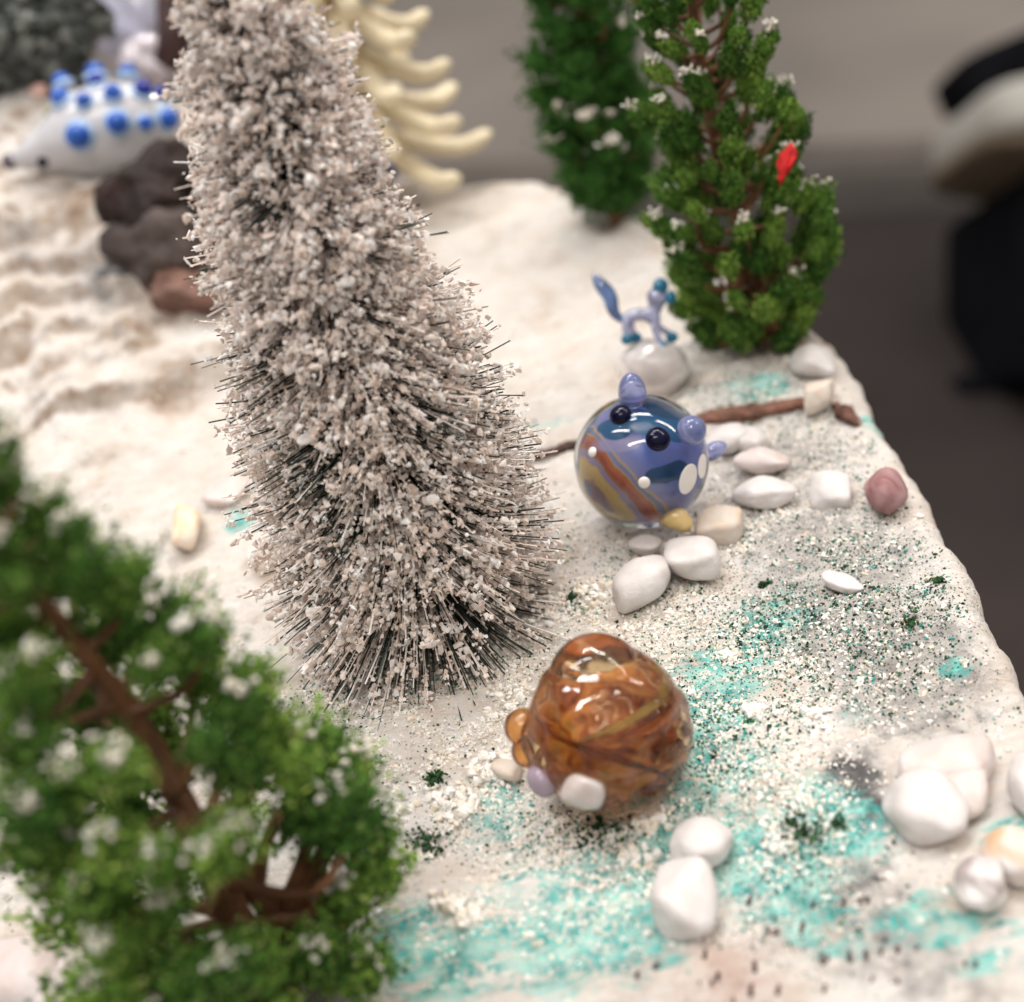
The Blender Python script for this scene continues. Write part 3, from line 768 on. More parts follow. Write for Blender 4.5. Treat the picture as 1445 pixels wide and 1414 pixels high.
# ------------------------------------------------------------------ green foam trees
def clump_meshes(name, n, mat, grains, core, rag=1.0):
    out = []
    for k in range(n):
        D, F = ICO[2]
        r = 0.62 * (1 + 0.45 * fbm(D[:, 0] * 2 + k * 5, D[:, 1] * 2, D[:, 2] * 2, 3, 7))
        parts = [(D * r[:, None], F)]
        q = rng.normal(size=(grains, 3)); q /= np.linalg.norm(q, axis=1)[:, None]
        rr = (0.6 + 0.75 * rag * rng.uniform(0, 1, grains) ** 1.6) * (1 + 0.55 * rag * fbm(q[:, 0] * 2.4 + k * 5, q[:, 1] * 2.4, q[:, 2] * 2.4, 4, 7))
        parts.append(scatter(GR8, q * rr[:, None], rng.uniform(0.04, 0.13, grains), 0.6))
        V, F = join(parts)
        out.append(mesh(name, V, F, mat, False))
    return out
CL_A = clump_meshes('foliage_clump', 6, LEAF, 760, True)
CL_C = clump_meshes('foliage_clump', 6, LEAF, 520, True, 0.5)
CL_B = clump_meshes('foliage_clump', 4, LEAF2, 420, True)

def foam_tree(label, base, top, prof, n, clumps, csize, ang, seed, trunk_r, dabs, dab_size, elong=1.6, droop=0.0, zmin=0.4, thick=0.05, group='green foam trees', name='conifer_tree', inner=0.55, gap=None, bevery=1):
    r = np.random.default_rng(seed)
    e = empty(name, base, label, 'tree', group)
    base = A_(base); axis = A_(top) - base; H = np.linalg.norm(axis); ax = axis / H
    e1 = np.cross(ax, [0, 1, 0]); e1 /= np.linalg.norm(e1); e2 = np.cross(ax, e1)
    path = [ax * t * H + (e1 * math.sin(t * 9 + seed) + e2 * math.cos(t * 7)) * trunk_r * 0.5 for t in np.linspace(-0.02, 0.97, 30)]
    V, F = tube(path, trunk_r * np.linspace(1.25, 0.25, 30), 9, 0.12)
    obj('trunk', mesh('trunk', V, F, BARK), e)
    zs, rs = A_([p[0] for p in prof]), A_([p[1] for p in prof])
    dp, ds = [], []
    for i in range(n):
        # more of them lower down, spread by the golden angle
        f = (i + 0.5) / n
        z = zmin + (H - zmin) * (1 - (1 - f) ** 0.72) + r.uniform(-.15, .15)
        th = i * 2.39996 + r.uniform(-.4, .4)
        R = float(np.interp(z, zs, rs)) * r.uniform(inner, 1.0)
        rad = math.cos(th) * e1 + math.sin(th) * e2
        tip = ax * z + rad * R
        z0 = max(0.15, z - R * math.tan(ang) * r.uniform(.3, .9))
        root = ax * z0
        mid = (root + tip) / 2 + rad * R * 0.12 - ax * 0.08
        if gap is not None:
            wq = base + tip - CC; dz = wq @ FWD
            pu, pv = 722.5 + FPX * (wq @ CR) / dz, 707 - FPX * (wq @ CU) / dz
            if any(((pu - gu) / ga) ** 2 + ((pv - gv) / gb) ** 2 < 1 for gu, gv, ga, gb in gap): continue
        if i % bevery == 0:
            mid = (root + tip) / 2 + rad * R * 0.10 - ax * R * 0.22 + np.cross(ax, rad) * R * r.uniform(-.22, .22)
            V, F = tube(smooth_path([root, mid, tip], 9), thick * np.linspace(1.3, 0.45, 9) * (1 - .5 * z / H), 7, 0.12)
            obj('branch', mesh('branch', V, F, BARK), e)
        c = csize * r.uniform(.7, 1.25) * (1 - 0.45 * z / H)
        dirv = rad * math.cos(ang) + ax * (math.sin(ang) - droop); dirv /= np.linalg.norm(dirv)
        o = obj('foliage_clump', clumps[i % len(clumps)], e); o['kind'] = 'stuff'
        qq = Vector(dirv).to_track_quat('Z', 'Y') @ Quaternion((0, 0, 1), r.uniform(0, 6.28))
        o.rotation_mode = 'QUATERNION'; o.rotation_quaternion = qq
        o.location = Vector(tip - dirv * c * 0.2); o.scale = (c, c * r.uniform(.8, 1.1), c * elong * r.uniform(.8, 1.2))
        if r.uniform() < dabs:
            nd = r.integers(8, 26)
            q = tip + dirv * c * elong * .55 * r.uniform(.3, 1, (nd, 1)) + r.normal(0, c * .30, (nd, 3)) * A_([1, 1, .6]) + ax * c * .55
            dp.append(q); ds.append(r.uniform(.55, 1.15, nd) * dab_size)
    if dp:
        V, F = scatter(GR12, np.concatenate(dp), np.concatenate(ds), 0.4)
        o = obj('snow_dabs', mesh('snow_dabs', V, F, DAB, True), e); o['kind'] = 'stuff'
    return e

# right tree, a little behind the focus
bR = G(1078, 478); bR[2] -= 0.02
foam_tree('slim green conifer with a red scrap, at the far right corner', bR, bR + A_([-0.85, 0.1, 8.0]),
          [(0, .55), (.4, .85), (.9, 1.12), (1.3, 1.18), (3, 1.05), (5, .86), (7, .45), (8, .1)], 235, CL_C, .19, math.radians(54), 4, .11, .42, .028, elong=1.9, zmin=.25, thick=.045, inner=.5, bevery=2)
# far tree, well out of focus
bB = G(872, 312); bB[2] -= 0.02
foam_tree('strongly blurred dark green conifer at the back edge of the board', bB, bB + A_([-0.15, 0.0, 7.5]),
          [(0, .2), (.5, .55), (1.2, .85), (3, .95), (5, .8), (7.5, .1)], 165, CL_B, .27, math.radians(40), 9, .13, .12, .06, elong=1.3, zmin=.55, inner=.35)
# near tree, bottom left
bF = G(402, 1385); bF[2] -= 0.02
foam_tree('leafy green tree with thick brown limbs and snow dabs, nearest the camera', bF, bF + A_([-0.78, 0.1, 6.1]),
          [(0, .8), (.5, 1.25), (1.2, 1.45), (2.3, 1.42), (3.2, 1.15), (4.2, .72), (5.2, .42), (6.1, .05)], 175, CL_A, .225, math.radians(38), 13, .13, .7, .034, elong=1.45, zmin=.42, thick=.06, inner=.62, name='leafy_tree', bevery=3, gap=[(400, 1235, 85, 85), (288, 1105, 40, 50), (275, 1320, 60, 32), (150, 945, 45, 45), (222, 850, 22, 45)])

# thick forked limbs showing in the gap of the near tree
_ft = [o for o in COL.objects if o.name == 'leafy_tree'][0]
_dF = float((bF - CC) @ FWD)
for _pts, _r in [([(396, 1345, 0), (392, 1300, -.15), (362, 1262, -.3), (335, 1215, -.45), (300, 1150, -.6)], [.13, .12, .1, .09, .07]),
                 ([(396, 1330, -.05), (410, 1270, -.2), (428, 1215, -.3), (440, 1165, -.4)], [.11, .09, .07, .05]),
                 ([(400, 1320, -.05), (425, 1265, -.2), (455, 1200, -.35), (468, 1170, -.4)], [.1, .07, .05, .035]),
                 ([(398, 1335, -.05), (440, 1290, -.2), (480, 1262, -.3), (505, 1245, -.35)], [.11, .09, .08, .06]),
                 ([(396, 1345, 0), (350, 1338, -.25), (290, 1345, -.4), (245, 1328, -.5)], [.1, .09, .08, .06]),
                 ([(362, 1262, -.3), (372, 1200, -.45), (392, 1150, -.6)], [.07, .06, .045])]:
    V, F = tube(smooth_path([Pd(u, v, _dF + d - .12) - bF for u, v, d in _pts], 14), np.interp(np.linspace(0, 1, 14), np.linspace(0, 1, len(_r)), _r), 10, .07)
    obj('limb', mesh('limb', V, F, BARK), _ft)

def red_scrap():
    c = Pd(1109, 231, float((bR - CC) @ FWD) - 2.75)
    k = 1 / ppc(c)
    D, F = ICO[4]
    x, y, z = D.T
    wv = 9 + 3.5 * np.sin(y * 2.6 + .6)
    V = np.column_stack([x * wv + 7 * y, y * 25, z * 7]) * (1 + .34 * fbm(x * 2.6, y * 2.6, z * 2.6, 4, 3))[:, None] * k
    me = mesh('red_scrap', V[:, :1] * CR + V[:, 1:2] * CU - V[:, 2:] * FWD, F, plain('red_felt', (0.60, 0.010, 0.012), 0.75, 0.35, 9, bmp=.5))
    o = obj('red_scrap', me); o.location = Vector(c)
    tag(o, 'small bright red scrap caught in the slim green conifer', 'scrap')
red_scrap()

# ------------------------------------------------------------------ shaved wood tree far back
def curl_tree():
    b = G(552, 262)
    b = Pz(545, 290, b[2]); b[2] = float(hgt(b[0], b[1]))
    e = empty('shaved_wood_tree', b, 'blurred cream tree of curled wood shavings behind the frosted tree', 'tree')
    H = 7.0
    V, F = tube([A_([0.0 - .02 * z, 0, z]) for z in np.linspace(-.05, H, 12)], np.linspace(.2, .1, 12), 10)
    obj('trunk', mesh('trunk', V, F, plain('warm_brown_wood', (0.26, 0.15, 0.08), 0.6)), e)
    wood = plain('pale_shaved_wood', (0.76, 0.66, 0.47), 0.6, 0.12, 1.5)
    r = np.random.default_rng(5)
    for tier in range(7):
        z = 1.7 + tier * .8
        R = 2.1 * (1 - tier / 9)
        for k in range(7):
            th = k * 2 * math.pi / 7 + tier * .37 + r.uniform(-.15, .15)
            d = A_([math.cos(th), math.sin(th), 0])
            Rr = R * r.uniform(.85, 1.1)
            pts = smooth_path([A_([0, 0, z]), d * Rr * .35 + A_([0, 0, z - .55]), d * Rr * .75 + A_([0, 0, z - .85]), d * Rr + A_([0, 0, z - .72])], 12)
            V, F = tube(pts, [.07, .15, .2, .23, .25, .26, .26, .26, .25, .24, .21, .15], 10, 0, .7)
            obj('wood_curl', mesh('wood_curl', V, F, wood), e)
curl_tree()

# ------------------------------------------------------------------ glass materials
def glass(name, col, rough=0.0, ior=1.47):
    m, nt, b = new_mat(name)
    b.inputs['Base Color'].default_value = (*col, 1)
    b.inputs['Roughness'].default_value = rough
    b.inputs['Transmission Weight'].default_value = 1.0
    b.inputs['IOR'].default_value = ior
    return m
def milk_glass(name, col, trans=0.35, var=.12):
    return plain(name, col, 0.0, var, 3.0, coat=0.0, trans=trans, sss=0.0)
CLEAR = glass('clear_glass', (0.97, 0.97, 0.99))
LAV = milk_glass('lavender_glass', (0.42, 0.46, 0.78), 0.72)
NAVY = milk_glass('navy_glass', (0.002, 0.002, 0.02), 0.0); NAVY.node_tree.nodes['Principled BSDF'].inputs['Specular IOR Level'].default_value = 0.3
WHITEG = milk_glass('white_glass', (0.80, 0.74, 0.70), 0.0, .04)
YELG = milk_glass('yellow_glass', (0.80, 0.58, 0.26), 0.2, .15)

def dome_on(center, R, u, v, r, depth_k=.55, axes_k=(1, 1), grow=.25):
    """ellipsoid seated on a ball at the spot a sight line meets it; returns verts rel. to center"""
    d = ray(u, v); d = d / np.linalg.norm(d)
    oc = CC - center; bq = oc @ d; disc = bq * bq - (oc @ oc - R * R)
    if disc > 0: p = CC + d * (-bq - math.sqrt(disc))
    else:
        p = CC + d * (-bq)
    n = (p - center) / np.linalg.norm(p - center)
    a = np.cross(n, CU); a /= np.linalg.norm(a); b = np.cross(a, n)
    return p - center, n, -a, -b if False else b

def add_dome(parent, name, center, R, u, v, r, mat, ka=1.0, kb=1.0, kn=.6, push=0.0, spin=0.0):
    p, n, a, b = dome_on(center, R, u, v, r)
    a2 = a * math.cos(spin) + b * math.sin(spin); b2 = b * math.cos(spin) - a * math.sin(spin)
    V, F = ellipsoid(p + n * push * r, [a2 * r * ka, b2 * r * kb, n * r * kn], 4)
    return obj(name, mesh(name, V, F, mat), parent)

def srgb(r, g, b):
    c = A_([r, g, b]) / 255.0
    return np.where(c <= .04045, c / 12.92, ((c + .055) / 1.055) ** 2.4)

# ------------------------------------------------------------------ blue glass animal
def blue_animal():
    g = G(905, 735)
    R = .83
    zc = float(hgt(g[0], g[1])) + R * .97
    c = Pz(905, 651, zc); zc = float(hgt(c[0], c[1])) + R * .97; c = Pz(905, 651, zc)
    R = 95 / ppc(c)
    b0 = c.copy(); b0[2] -= R * .97
    e = empty('blue_glass_animal', b0, 'round blue glass animal with navy eyes, lavender ears and an orange stripe', 'glass animal', 'round glass animals')
    cl = c - b0
    D, F = ICO[5]
    V = D * (R * (1 + .018 * fbm(D[:, 0] * 1.5 + 2, D[:, 1] * 1.5, D[:, 2] * 1.5, 2, 6)))[:, None]
    body = obj('glass_body', mesh('glass_body', V + cl, F, CLEAR), e)
    # coloured core
    bm = bmesh.new(); bmesh.ops.create_icosphere(bm, subdivisions=7, radius=1)
    Dc = A_([v.co[:] for v in bm.verts]); Fc = A_([[q.index for q in f.verts] for f in bm.faces]); bm.free()
    x, y, zf = Dc @ CR, Dc @ CU, Dc @ -FWD
    n1 = fbm(x * 1.7 + 3, y * 1.7, zf * 1.7, 4, 5); n2 = fbm(x * 2.6, y * 2.6 + 5, zf * 2.6, 4, 8); n3 = fbm(x * 7, y * 7, zf * 7, 3, 15)
    s = .77 * x + .64 * y + .05 * n1 + .012 * n3 - .17 * ((x * .64 - y * .77) ** 2 - .12)
    col = np.zeros((len(Dc), 3))
    keys = [(-1.2, (120, 92, 95)), (-.96, (125, 95, 98)), (-.93, (190, 160, 95)), (-.84, (208, 178, 105)), (-.80, (200, 170, 110)), (-.78, (150, 140, 170)), (-.71, (155, 142, 172)), (-.69, (170, 105, 60)), (-.62, (160, 80, 62)), (-.55, (190, 105, 72)), (-.50, (180, 110, 60)),
            (-.485, (205, 170, 110)), (-.47, (140, 145, 170)), (-.40, (130, 138, 175)), (-.385, (210, 180, 130)), (-.36, (200, 170, 130)), (-.345, (150, 150, 190)), (-.2, (128, 136, 196)), (.1, (82, 108, 188)), (.4, (104, 120, 196)), (1.3, (110, 120, 190))]
    ks = [k[0] for k in keys]; kc = A_([srgb(*k[1]) for k in keys])
    for i in range(3): col[:, i] = np.interp(s, ks, kc[:, i])
    teal = srgb(0, 92, 142); teal2 = srgb(0, 66, 112); lav = srgb(172, 165, 205)
    def blob(cx, cy, rx, ry, rot=0.0):
        dx, dy = x - cx, y - cy
        a, b = dx * math.cos(rot) + dy * math.sin(rot), dy * math.cos(rot) - dx * math.sin(rot)
        return (a / rx) ** 2 + (b / ry) ** 2
    front = sm(-.1, .1, zf)
    def paint(mask, cc):
        col[:] = col * (1 - mask[:, None]) + cc * mask[:, None]
    paint(sm(1.25, .6, blob(-.50, .33, .42, .20, .15) + .3 * n1) * front * .8, lav)
    paint(sm(1.12, .95, blob(.26, .66, .74, .25, -.22) + .35 * n2) , teal)
    paint(sm(1.12, .95, blob(.42, .93, .55, .16, -.3) + .2 * n2), teal2)
    paint(sm(1.12, .95, blob(-.52, .58, .30, .17, .3) + .25 * n2), teal)
    paint(sm(1.12, .95, blob(.46, -.25, .46, .20, .22) + .4 * n2) * front, teal2)
    paint(sm(.4, .8, n2 + .2) * sm(.2, -.2, zf), teal)
    paint(sm(1.1, .9, blob(.0, .60, .12, .06, -.5) + .5 * n2) * .0, lav)
    m, nt, b = new_mat('swirled_blue_core')
    a = nt.nodes.new('ShaderNodeAttribute'); a.attribute_name = 'paint'
    L(nt, a.outputs['Color'], b.inputs['Base Color']); b.inputs['Roughness'].default_value = 0.25; b.inputs['Transmission Weight'].default_value = 0.22
    obj('swirl_core', mesh('swirl_core', Dc * R * .66 + cl, Fc, m, True, None, {'paint': np.column_stack([col, np.ones(len(col))])}), body)
    def add(nm, u, v, rpx, mat, **k):
        o = add_dome(e, nm, c, R, u, v, rpx / ppc(c), mat, **k)
        o.data.transform(Matrix.Translation(Vector(cl)))
        return o
    add('ear', 893, 560, 21, LAV, ka=.95, kb=.95, kn=1.55, push=.1)
    add('ear', 973, 609, 22, LAV, ka=1.0, kb=.95, kn=1.0, push=.1, spin=.5)
    add('eye', 876, 587, 15.5, NAVY, kn=.8, push=.15)
    add('eye', 928, 620, 17, NAVY, kn=.75, push=.05)
    add('white_dot', 836, 638, 7.2, WHITEG, kn=.6)
    add('white_dot', 909, 681, 8.2, WHITEG, kn=.5)
    add('white_spot', 971, 676, 16, WHITEG, ka=1.0, kb=1.35, kn=.10, spin=-.1)
    add('white_spot', 991, 658, 13, WHITEG, ka=1.0, kb=1.3, kn=.10)
    # tail and foot
    tl = Pd(1006, 637, float((c - CC) @ FWD) + .35) - b0
    k = 1 / ppc(c)
    V, F = ellipsoid(tl, [(CR * math.cos(.5) + CU * math.sin(.5)) * 22 * k, (CU * math.cos(.5) - CR * math.sin(.5)) * 13 * k, -FWD * 14 * k], 3)
    obj('tail', mesh('tail', V, F, LAV), e)
    ft = Pd(958, 733, float((c - CC) @ FWD) - .28) - b0
    dep = float((c - CC) @ FWD) - .25
    pts = [Pd(935, 722, dep + .2) - b0, Pd(950, 729, dep) - b0, Pd(962, 736, dep - .05) - b0, Pd(970, 746, dep - .05) - b0]
    V, F = tube(smooth_path(pts, 9), A_([12, 15, 17, 18, 17, 15, 13.5, 12, 9]) * k, 14)
    obj('foot', mesh('foot', V, F, YELG), e)
    pts = [Pd(850, 715, dep + .2) - b0, Pd(845, 728, dep + .1) - b0]
blue_animal()

# ------------------------------------------------------------------ amber glass animal
def amber_animal():
    R = .80
    g = G(862, 1120)
    zc = float(hgt(g[0], g[1])) + R * .93; c = Pz(858, 1030, zc); zc = float(hgt(c[0], c[1])) + R * .93; c = Pz(858, 1030, zc)
    R = 116 / ppc(c)
    b0 = c.copy(); b0[2] -= R * .95
    e = empty('amber_glass_animal', b0, 'lumpy amber brown glass animal with swirls, nearest the camera on bare snow', 'glass animal', 'round glass animals')
    cl = c - b0
    bm = bmesh.new(); bmesh.ops.create_icosphere(bm, subdivisions=6, radius=1)
    D = A_([v.co[:] for v in bm.verts]); F = A_([[q.index for q in f.verts] for f in bm.faces]); bm.free()
    X, Y, Zf = D @ CR, D @ CU, D @ -FWD
    loc = np.stack([X, Y, Zf], 1)
    def dirn(dx, dy, dz): v = A_([dx, dy, dz], float); return v / np.linalg.norm(v)
    r = np.ones(len(D))
    for d, a, wd in [(dirn(-.22, .93, .30), .25, .50), (dirn(-.62, .42, .62), .09, .42), (dirn(.45, .55, .65), .05, .35), (dirn(-.95, -.12, .25), .09, .25), (dirn(-.15, -.35, .93), .06, .35), (dirn(.35, -.90, .25), .05, .45), (dirn(.98, .08, .1), .05, .2)]:
        ang = np.arccos(np.clip(loc @ d, -1, 1))
        r += a * np.exp(-(ang / wd) ** 2)
    # ring shaped grooves wound round the right flank
    axd = dirn(.75, -.45, .35); q = loc @ axd
    r += .022 * np.sin((q - .1) * 17) * sm(.15, .5, q)
    for d0, wd in [(dirn(-.22, .93, .30), .55)]:
        ang = np.arccos(np.clip(loc @ d0, -1, 1)); r -= .03 * np.exp(-((ang - wd) / .10) ** 2)
    r += .022 * fbm(X * 2.3, Y * 2.3, Zf * 2.3, 3, 3)
    m, nt, b = new_mat('amber_glass')
    L(nt, ramp(nt, noise(nt, 1.4, 3, .5, None, 1.2), [(0.3, (0.95, 0.60, 0.28)), (0.5, (0.97, 0.72, 0.40)), (0.75, (0.98, 0.84, 0.56))]), b.inputs['Base Color'])
    b.inputs['Roughness'].default_value = 0.0; b.inputs['Transmission Weight'].default_value = 1.0; b.inputs['IOR'].default_value = 1.5
    body = obj('glass_body', mesh('glass_body', D * (r * R)[:, None] + cl, F, m), e)
    cols = [(0.62, 0.24, 0.09), (0.30, 0.08, 0.03), (0.74, 0.38, 0.17), (0.60, 0.50, 0.20), (0.22, 0.06, 0.025), (0.80, 0.46, 0.32), (0.68, 0.30, 0.16)]
    rr = np.random.default_rng(12)
    for k in range(9, 17):
        a0 = rr.uniform(0, 6.28); tw = rr.uniform(2.2, 3.6) * rr.choice([-1, 1]); el0 = rr.uniform(-.9, .3)
        pts = []
        for t in np.linspace(0, 1, 26):
            az = a0 + tw * t; el = el0 + 1.1 * t * rr.choice([1]); ra = R * (.66 + .18 * math.sin(t * math.pi))
            v = dirn(math.cos(az) * math.cos(el), math.sin(el), math.sin(az) * math.cos(el)) * ra
            pts.append(cl + CR * v[0] + CU * v[1] - FWD * v[2])
        V, Ft = tube(pts, R * .085 * np.sin(np.linspace(.25, math.pi - .2, 26)), 10, 0, .35)
        obj('swirl', mesh('swirl', V, Ft, plain('amber_swirl', cols[k % 7], 0.12, .4, 3, trans=.62)), body)
    bub = mesh('bubble', ICO[2][0] * R * .035, ICO[2][1], glass('air_bubble', (1, 1, 1), 0, 1.0 / 1.5))
    for k in range(12):
        o = obj('bubble', bub, body); v = rr.normal(size=3); v = v / np.linalg.norm(v) * R * rr.uniform(.3, .8)
        o.location = Vector(cl + v); sc_ = rr.uniform(.5, 1.4); o.scale = (sc_, sc_, sc_)
    D5, F5 = ICO[5]
    hm, hn, hb = new_mat('honey_heart')
    L(hn, ramp(hn, noise(hn, 1.9, 4, .55, None, 2.2), [(0.28, (0.12, .028, .012)), (0.42, (0.40, .12, .04)), (0.55, (0.74, .33, .12)), (0.66, (0.55, .36, .12)), (0.78, (0.82, .46, .28))]), hb.inputs['Base Color'])
    hb.inputs['Roughness'].default_value = .08; hb.inputs['Transmission Weight'].default_value = .3
    Vh = (D5 * (R * .60 * (1 + .16 * fbm(D5[:, 0] * 2.2, D5[:, 1] * 2.2, D5[:, 2] * 2.2, 3, 14)))[:, None]) + cl
    obj('honey_heart', mesh('honey_heart', Vh, F5, hm), body)
    def nub(nm, u, v, rpx, kn, push=0.0, mat=m):
        o = add_dome(e, nm, c, R, u, v, rpx / ppc(c), mat, kn=kn, push=push); o.data.transform(Matrix.Translation(Vector(cl))); return o
    am = glass('deep_amber_glass', (0.80, 0.40, 0.14))
    nub('ear', 738, 1026, 27, 1.0, 0.0, am)
    nub('paw', 744, 1060, 24, .95, 0.0, am)
    pf, nf, af, bf = dome_on(c, R, 826, 1117, 0)
    kk = 1 / ppc(c)
    o = obj('foot', pebble_mesh(61, [af * 35 * kk, bf * 34 * kk, nf * 26 * kk], ST['pink'], 4, 7.0, 9), e)
    o.location = Vector(pf + cl + nf * 2 * kk); o['label'] = 'milky white foot at the front'
    nub('foot', 767, 1100, 25, .8, .1, milk_glass('lilac_foot_glass', (0.46, 0.36, 0.44), .2))['label'] = 'lilac glass foot'
amber_animal()

# ------------------------------------------------------------------ blue knobbed glass animal, far left
def knobbed(u0, v0, hw, hh, tiltdeg, knobs, label, face=None, name='knobbed_glass_animal', body=None, lowp=None):
    g = G(*(lowp or (u0, v0 + hh)))
    dep = float((g - CC) @ FWD) - .1
    c = Pd(u0, v0, dep); k = 1 / ppc(c)
    b0 = g.copy()
    e = empty(name, b0, label, 'glass animal', 'knobbed glass animals')
    t = math.radians(tiltdeg)
    a = (CR * math.cos(t) + CU * math.sin(t)); bb = (CU * math.cos(t) - CR * math.sin(t)); f = -FWD
    D, F = ICO[5]
    x, y, z = D.T
    # body drawn out into a snout on its left
    sn = sm(-.35, -1.0, x)
    V = np.column_stack([x * hw * (1 + .35 * sn), y * hh * (1 - .45 * sn) - hh * .25 * sn, z * hh * (1 - .4 * sn)]) * k
    W = V[:, :1] * a + V[:, 1:2] * bb + V[:, 2:] * f + (c - b0)
    obj('body', mesh('body', W, F, body), e)
    BL = milk_glass('cobalt_glass', (0.02, 0.10, 0.46), 0.0, .25); DB = milk_glass('deep_cobalt_glass', (0.006, 0.02, 0.26), 0.0)
    HL = milk_glass('pale_blue_glass', (0.42, 0.58, 0.80), 0.1)
    for (u, v, r, dk) in knobs:
        lx, ly = (u - u0), (v0 - v)
        px, py = lx * math.cos(t) + ly * math.sin(t), ly * math.cos(t) - lx * math.sin(t)
        q = 1 - (px / hw) ** 2 - (py / hh) ** 2
        zz = hh * math.sqrt(max(q, 0.02))
        p = (a * px + bb * py + f * zz) * k
        n = a * px / hw ** 2 + bb * py / hh ** 2 + f * zz / hh ** 2; n /= np.linalg.norm(n)
        s1 = np.cross(n, [0, 0, 1]); s1 /= np.linalg.norm(s1); s2 = np.cross(n, s1)
        V, F2 = ellipsoid(p + (c - b0), [s1 * r * 1.35 * k, s2 * r * 1.35 * k, n * r * .5 * k], 3)
        kn = obj('knob', mesh('knob', V, F2, HL), e)
        V, F2 = ellipsoid(p + n * r * .45 * k + (c - b0), [s1 * r * k, s2 * r * k, n * r * .9 * k], 3)
        obj('knob_tip', mesh('knob_tip', V, F2, DB if dk else BL), kn)
    if face:
        (eu, ev), (nu, nv) = face
        p = Pd(eu, ev, dep - hh * k * .85) - b0
        V, F2 = ellipsoid(p, [CR * 8.5 * k, CU * 8 * k, -FWD * 8 * k], 3); obj('eye', mesh('eye', V, F2, NAVY), e)
        p = (a * -1.33 * hw + bb * -.27 * hh) * k + (c - b0)
        V, F2 = ellipsoid(p, [CR * 13 * k, CU * 12 * k, -FWD * 13 * k], 3); obj('nose', mesh('nose', V, F2, plain('dark_plum_glass', (0.06, .04, .07), .1, .2, 3, coat=1)), e)
    return e
PALE = milk_glass('pale_opal_glass', (0.66, 0.65, 0.68), 0.15, .08)
knobbed(152, 182, 108, 62, 12, [(92, 122, 13, 0), (138, 110, 14, 0), (146, 128, 12, 1), (184, 110, 13, 0), (212, 141, 13, 1), (232, 143, 10, 1), (101, 153, 13, 0), (137, 160, 11, 0), (175, 149, 12, 0), (130, 206, 17, 0), (182, 189, 15, 0), (217, 186, 10, 0), (243, 176, 14, 0)],
        'pale glass animal covered in cobalt blue knobs on the far left mound', ((60, 229), (6, 244)), body=PALE)
knobbed(492, 212, 62, 46, -10, [(450, 180, 9, 0), (545, 195, 10, 1), (470, 195, 9, 0), (549, 238, 10, 1), (520, 180, 10, 1), (500, 215, 10, 0)],
        'pale blue glass animal hidden behind the frosted tree, only bits showing', None, body=milk_glass('pale_blue_opal', (0.48, 0.58, 0.74), .15, .1))

# ------------------------------------------------------------------ small blue glass fox on a pale dome stone
def fox():
    g = G(922, 556)
    dep = float((g - CC) @ FWD); k = dep / FPX
    cd = Pd(922, 520, dep - .05)
    D, F = ICO[4]
    dome = obj('opal_dome', mesh('opal_dome', (D * (1 + .04 * fbm(D[:, 0] * 2, D[:, 1] * 2, D[:, 2] * 2, 3, 3))[:, None]) @ A_([CR * 50 * k, -FWD * 46 * k, CU * 42 * k]), F,
               milk_glass('opal_stone', (0.66, 0.60, 0.58), .25, .2)))
    dome.location = Vector(cd)
    tag(dome, 'blurred pale opal stone under the little blue glass fox', 'stone')
    fd = dep - .2
    b0 = Pd(915, 492, fd)
    e = empty('glass_fox', b0, 'tiny blue and clear glass fox with raised tail on a pale stone', 'glass animal')
    q = lambda u, v, dd=0.0: Pd(u, v, fd + dd) - b0
    parts = [tube(smooth_path([q(878, 452), q(898, 444), q(918, 446), q(926, 456)], 12), A_([7, 8, 8.5, 9, 9, 9, 9.5, 10, 10, 10, 9, 8]) * k, 12)]
    parts.append(tube(smooth_path([q(922, 455), q(924, 440), q(926, 428)], 8), A_([9, 9, 8, 8, 9, 10, 11, 9]) * k, 12))
    parts.append(ellipsoid(q(927, 420), [CR * 15 * k, CU * 15 * k, -FWD * 15 * k], 3))
    for (a, b, dd) in (((883, 455), (885, 474), -.05), ((890, 455), (897, 474), .1), ((924, 460), (934, 486), -.08), ((926, 458), (946, 472), .1)):
        parts.append(tube([q(a[0], a[1], dd), q((a[0] + b[0]) / 2 - 2, (a[1] + b[1]) / 2, dd), q(b[0], b[1], dd)], A_([6, 5, 5]) * k, 10))
    V, F = join(parts)
    o = obj('body', mesh('body', V, F, plain('pale_blue_clear_glass', (0.44, 0.46, 0.66), .05, .2, 5, coat=1, trans=.55)), e)
    md = o.modifiers.new('join', 'REMESH'); md.mode = 'VOXEL'; md.voxel_size = .022; md.use_smooth_shade = True
    tealg = milk_glass('teal_glass', (0.02, 0.17, 0.30), .15, .3)
    V, F = tube(smooth_path([q(878, 452), q(866, 440), q(860, 418), q(846, 400), q(838, 388)], 14), A_([5, 6, 7, 8, 9, 10, 10.5, 11, 11, 10, 9, 7, 5, 3]) * k, 12)
    obj('tail', mesh('tail', V, F, plain('blue_tail_glass', (0.13, 0.22, 0.46), .05, .6, 4, coat=1, trans=.4)), e)
    for (u, v, rx, ry) in ((932, 404, 11, 12), (946, 420, 8, 10)):
        V, F = ellipsoid(q(u, v, -.08), [CR * rx * k, CU * ry * k, -FWD * 7 * k], 3); obj('ear', mesh('ear', V, F, tealg), e)
    for (u, v, dd) in ((885, 479, -.05), (897, 477, .1), (934, 490, -.08), (948, 476, .1)):
        V, F = ellipsoid(q(u, v, dd), [CR * 9 * k, CU * 8 * k, -FWD * 10 * k], 3); obj('paw', mesh('paw', V, F, tealg), e)
fox()

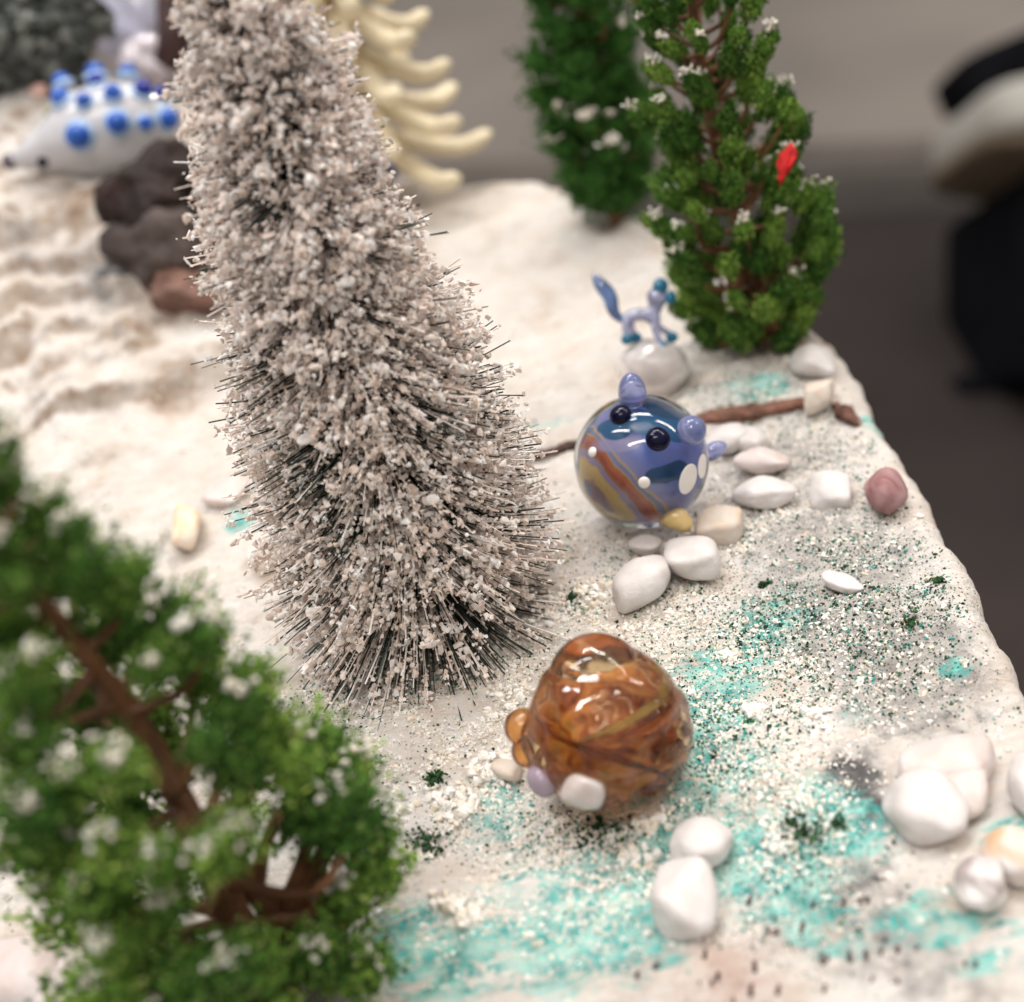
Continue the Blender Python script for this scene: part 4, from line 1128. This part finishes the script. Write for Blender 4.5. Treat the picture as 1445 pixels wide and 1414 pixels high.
# ------------------------------------------------------------------ small things under the near tree and at the far left
def purple_trinket():
    g = G(478, 1378); k = 1 / ppc(g)
    e = empty('purple_trinket', g, 'tiny dark trinket with two purple glass knobs under the leafy tree', 'trinket')
    D, F = ICO[3]
    obj('base', mesh('base', D @ A_([IMG_X * 42 * k, A_([.35, .94, 0]) * 16 * k, A_([0, 0, 1]) * 8 * k]), F, plain('dark_slate_glass', (0.03, .06, .07), .2, .4, 3, coat=.6)), e)
    pm = milk_glass('magenta_glass', (0.20, 0.012, 0.16), 0.1)
    for (u, v, r) in ((468, 1366, 9), (495, 1366, 8)):
        c = Pz(u, v, g[2] + .1) - g
        V, F2 = ellipsoid(c, [CR * r * k, CU * r * 1.4 * k, -FWD * r * k], 3); obj('knob', mesh('knob', V, F2, pm), e)
purple_trinket()

def back_left():
    dep = 30.0; k = dep / FPX
    # grey green brush tree
    b = G(62, 125)
    e = empty('sage_brush_tree', b, 'blurred grey green bush behind the far left mound', 'tree')
    V, F = tube([A_([0, 0, -.1]), A_([0, 0, 1.2])], [.12, .08], 8); obj('trunk', mesh('trunk', V, F, BARK), e)
    r = np.random.default_rng(3)
    sage = grain_mat('sage_foam', [(0, (.05, .06, .055)), (.6, (.13, .14, .13)), (1, (.27, .28, .26))])
    q = r.normal(size=(1700, 3)); q /= np.linalg.norm(q, axis=1)[:, None]
    P = q * (r.uniform(.2, 1, (1700, 1)) ** .5) * A_([1.5, .9, 1.15]) * (1 + .3 * fbm(q[:, 0] * 2, q[:, 1] * 2, q[:, 2] * 2, 3, 2))[:, None] + A_([0, 0, 1.2])
    V, F = scatter(GR8, P, r.uniform(.1, .2, 1700)); o = obj('crown', mesh('crown', V, F, sage, False), e); o['kind'] = 'stuff'
    # lilac glass form
    D, F = ICO[4]
    for (u, v, hw, hh, colr, nm, lab, dd, cat) in [(175, 35, 62, 62, (.50, .50, .62), 'lilac_glass_form', 'blurred lilac glass form above the blue knobbed animal', 2, 'glass'),
                                              (215, 92, 48, 40, (.62, .56, .60), 'pink_glass_form', 'blurred pinkish glass form beside the frosted tree top', 1, 'glass')]:
        rr = 1 + .14 * fbm(D[:, 0] * 1.5 + u, D[:, 1] * 1.5, D[:, 2] * 1.5, 3, 4)
        c = Pd(u, v, dep + dd)
        o = obj(nm, mesh(nm, (D * rr[:, None]) @ A_([CR * hw * k, -FWD * hw * k, CU * hh * k]), F, milk_glass(nm + '_glass', colr, .2, .3))); o.location = Vector(c)
        tag(o, lab, cat)
    c = Pd(240, 28, dep - 1)
    V, F = tube([CU * -60 * k, CU * -20 * k + CR * .1, CU * 30 * k, CU * 70 * k], A_([22, 24, 20, 14]) * k, 12, .1)
    o = obj('brown_stump', mesh('brown_stump', V, F, plain('dark_red_wood', (.05, .022, .02), .7, .4, 2))); o.location = Vector(c)
    tag(o, 'blurred dark brown stump left of the frosted tree top', 'stump')
    # olive sprig next to the knobbed animal
    d2 = float((G(60, 250) - CC) @ FWD) - .3
    q = [Pd(u, v, d2) for u, v in ((66, 212), (72, 190), (68, 168), (76, 150))]
    V, F = tube(smooth_path([p - q[0] for p in q], 12), A_([.02, .03, .03, .05, .06, .06, .05, .06, .08, .08, .05, .02]), 8, .2)
    o = obj('olive_sprig', mesh('olive_sprig', V, F, plain('olive_fibre', (.22, .22, .13), .8))); o.location = Vector(q[0])
    tag(o, 'thin blurred olive sprig by the blue knobbed animal', 'sprig')
back_left()
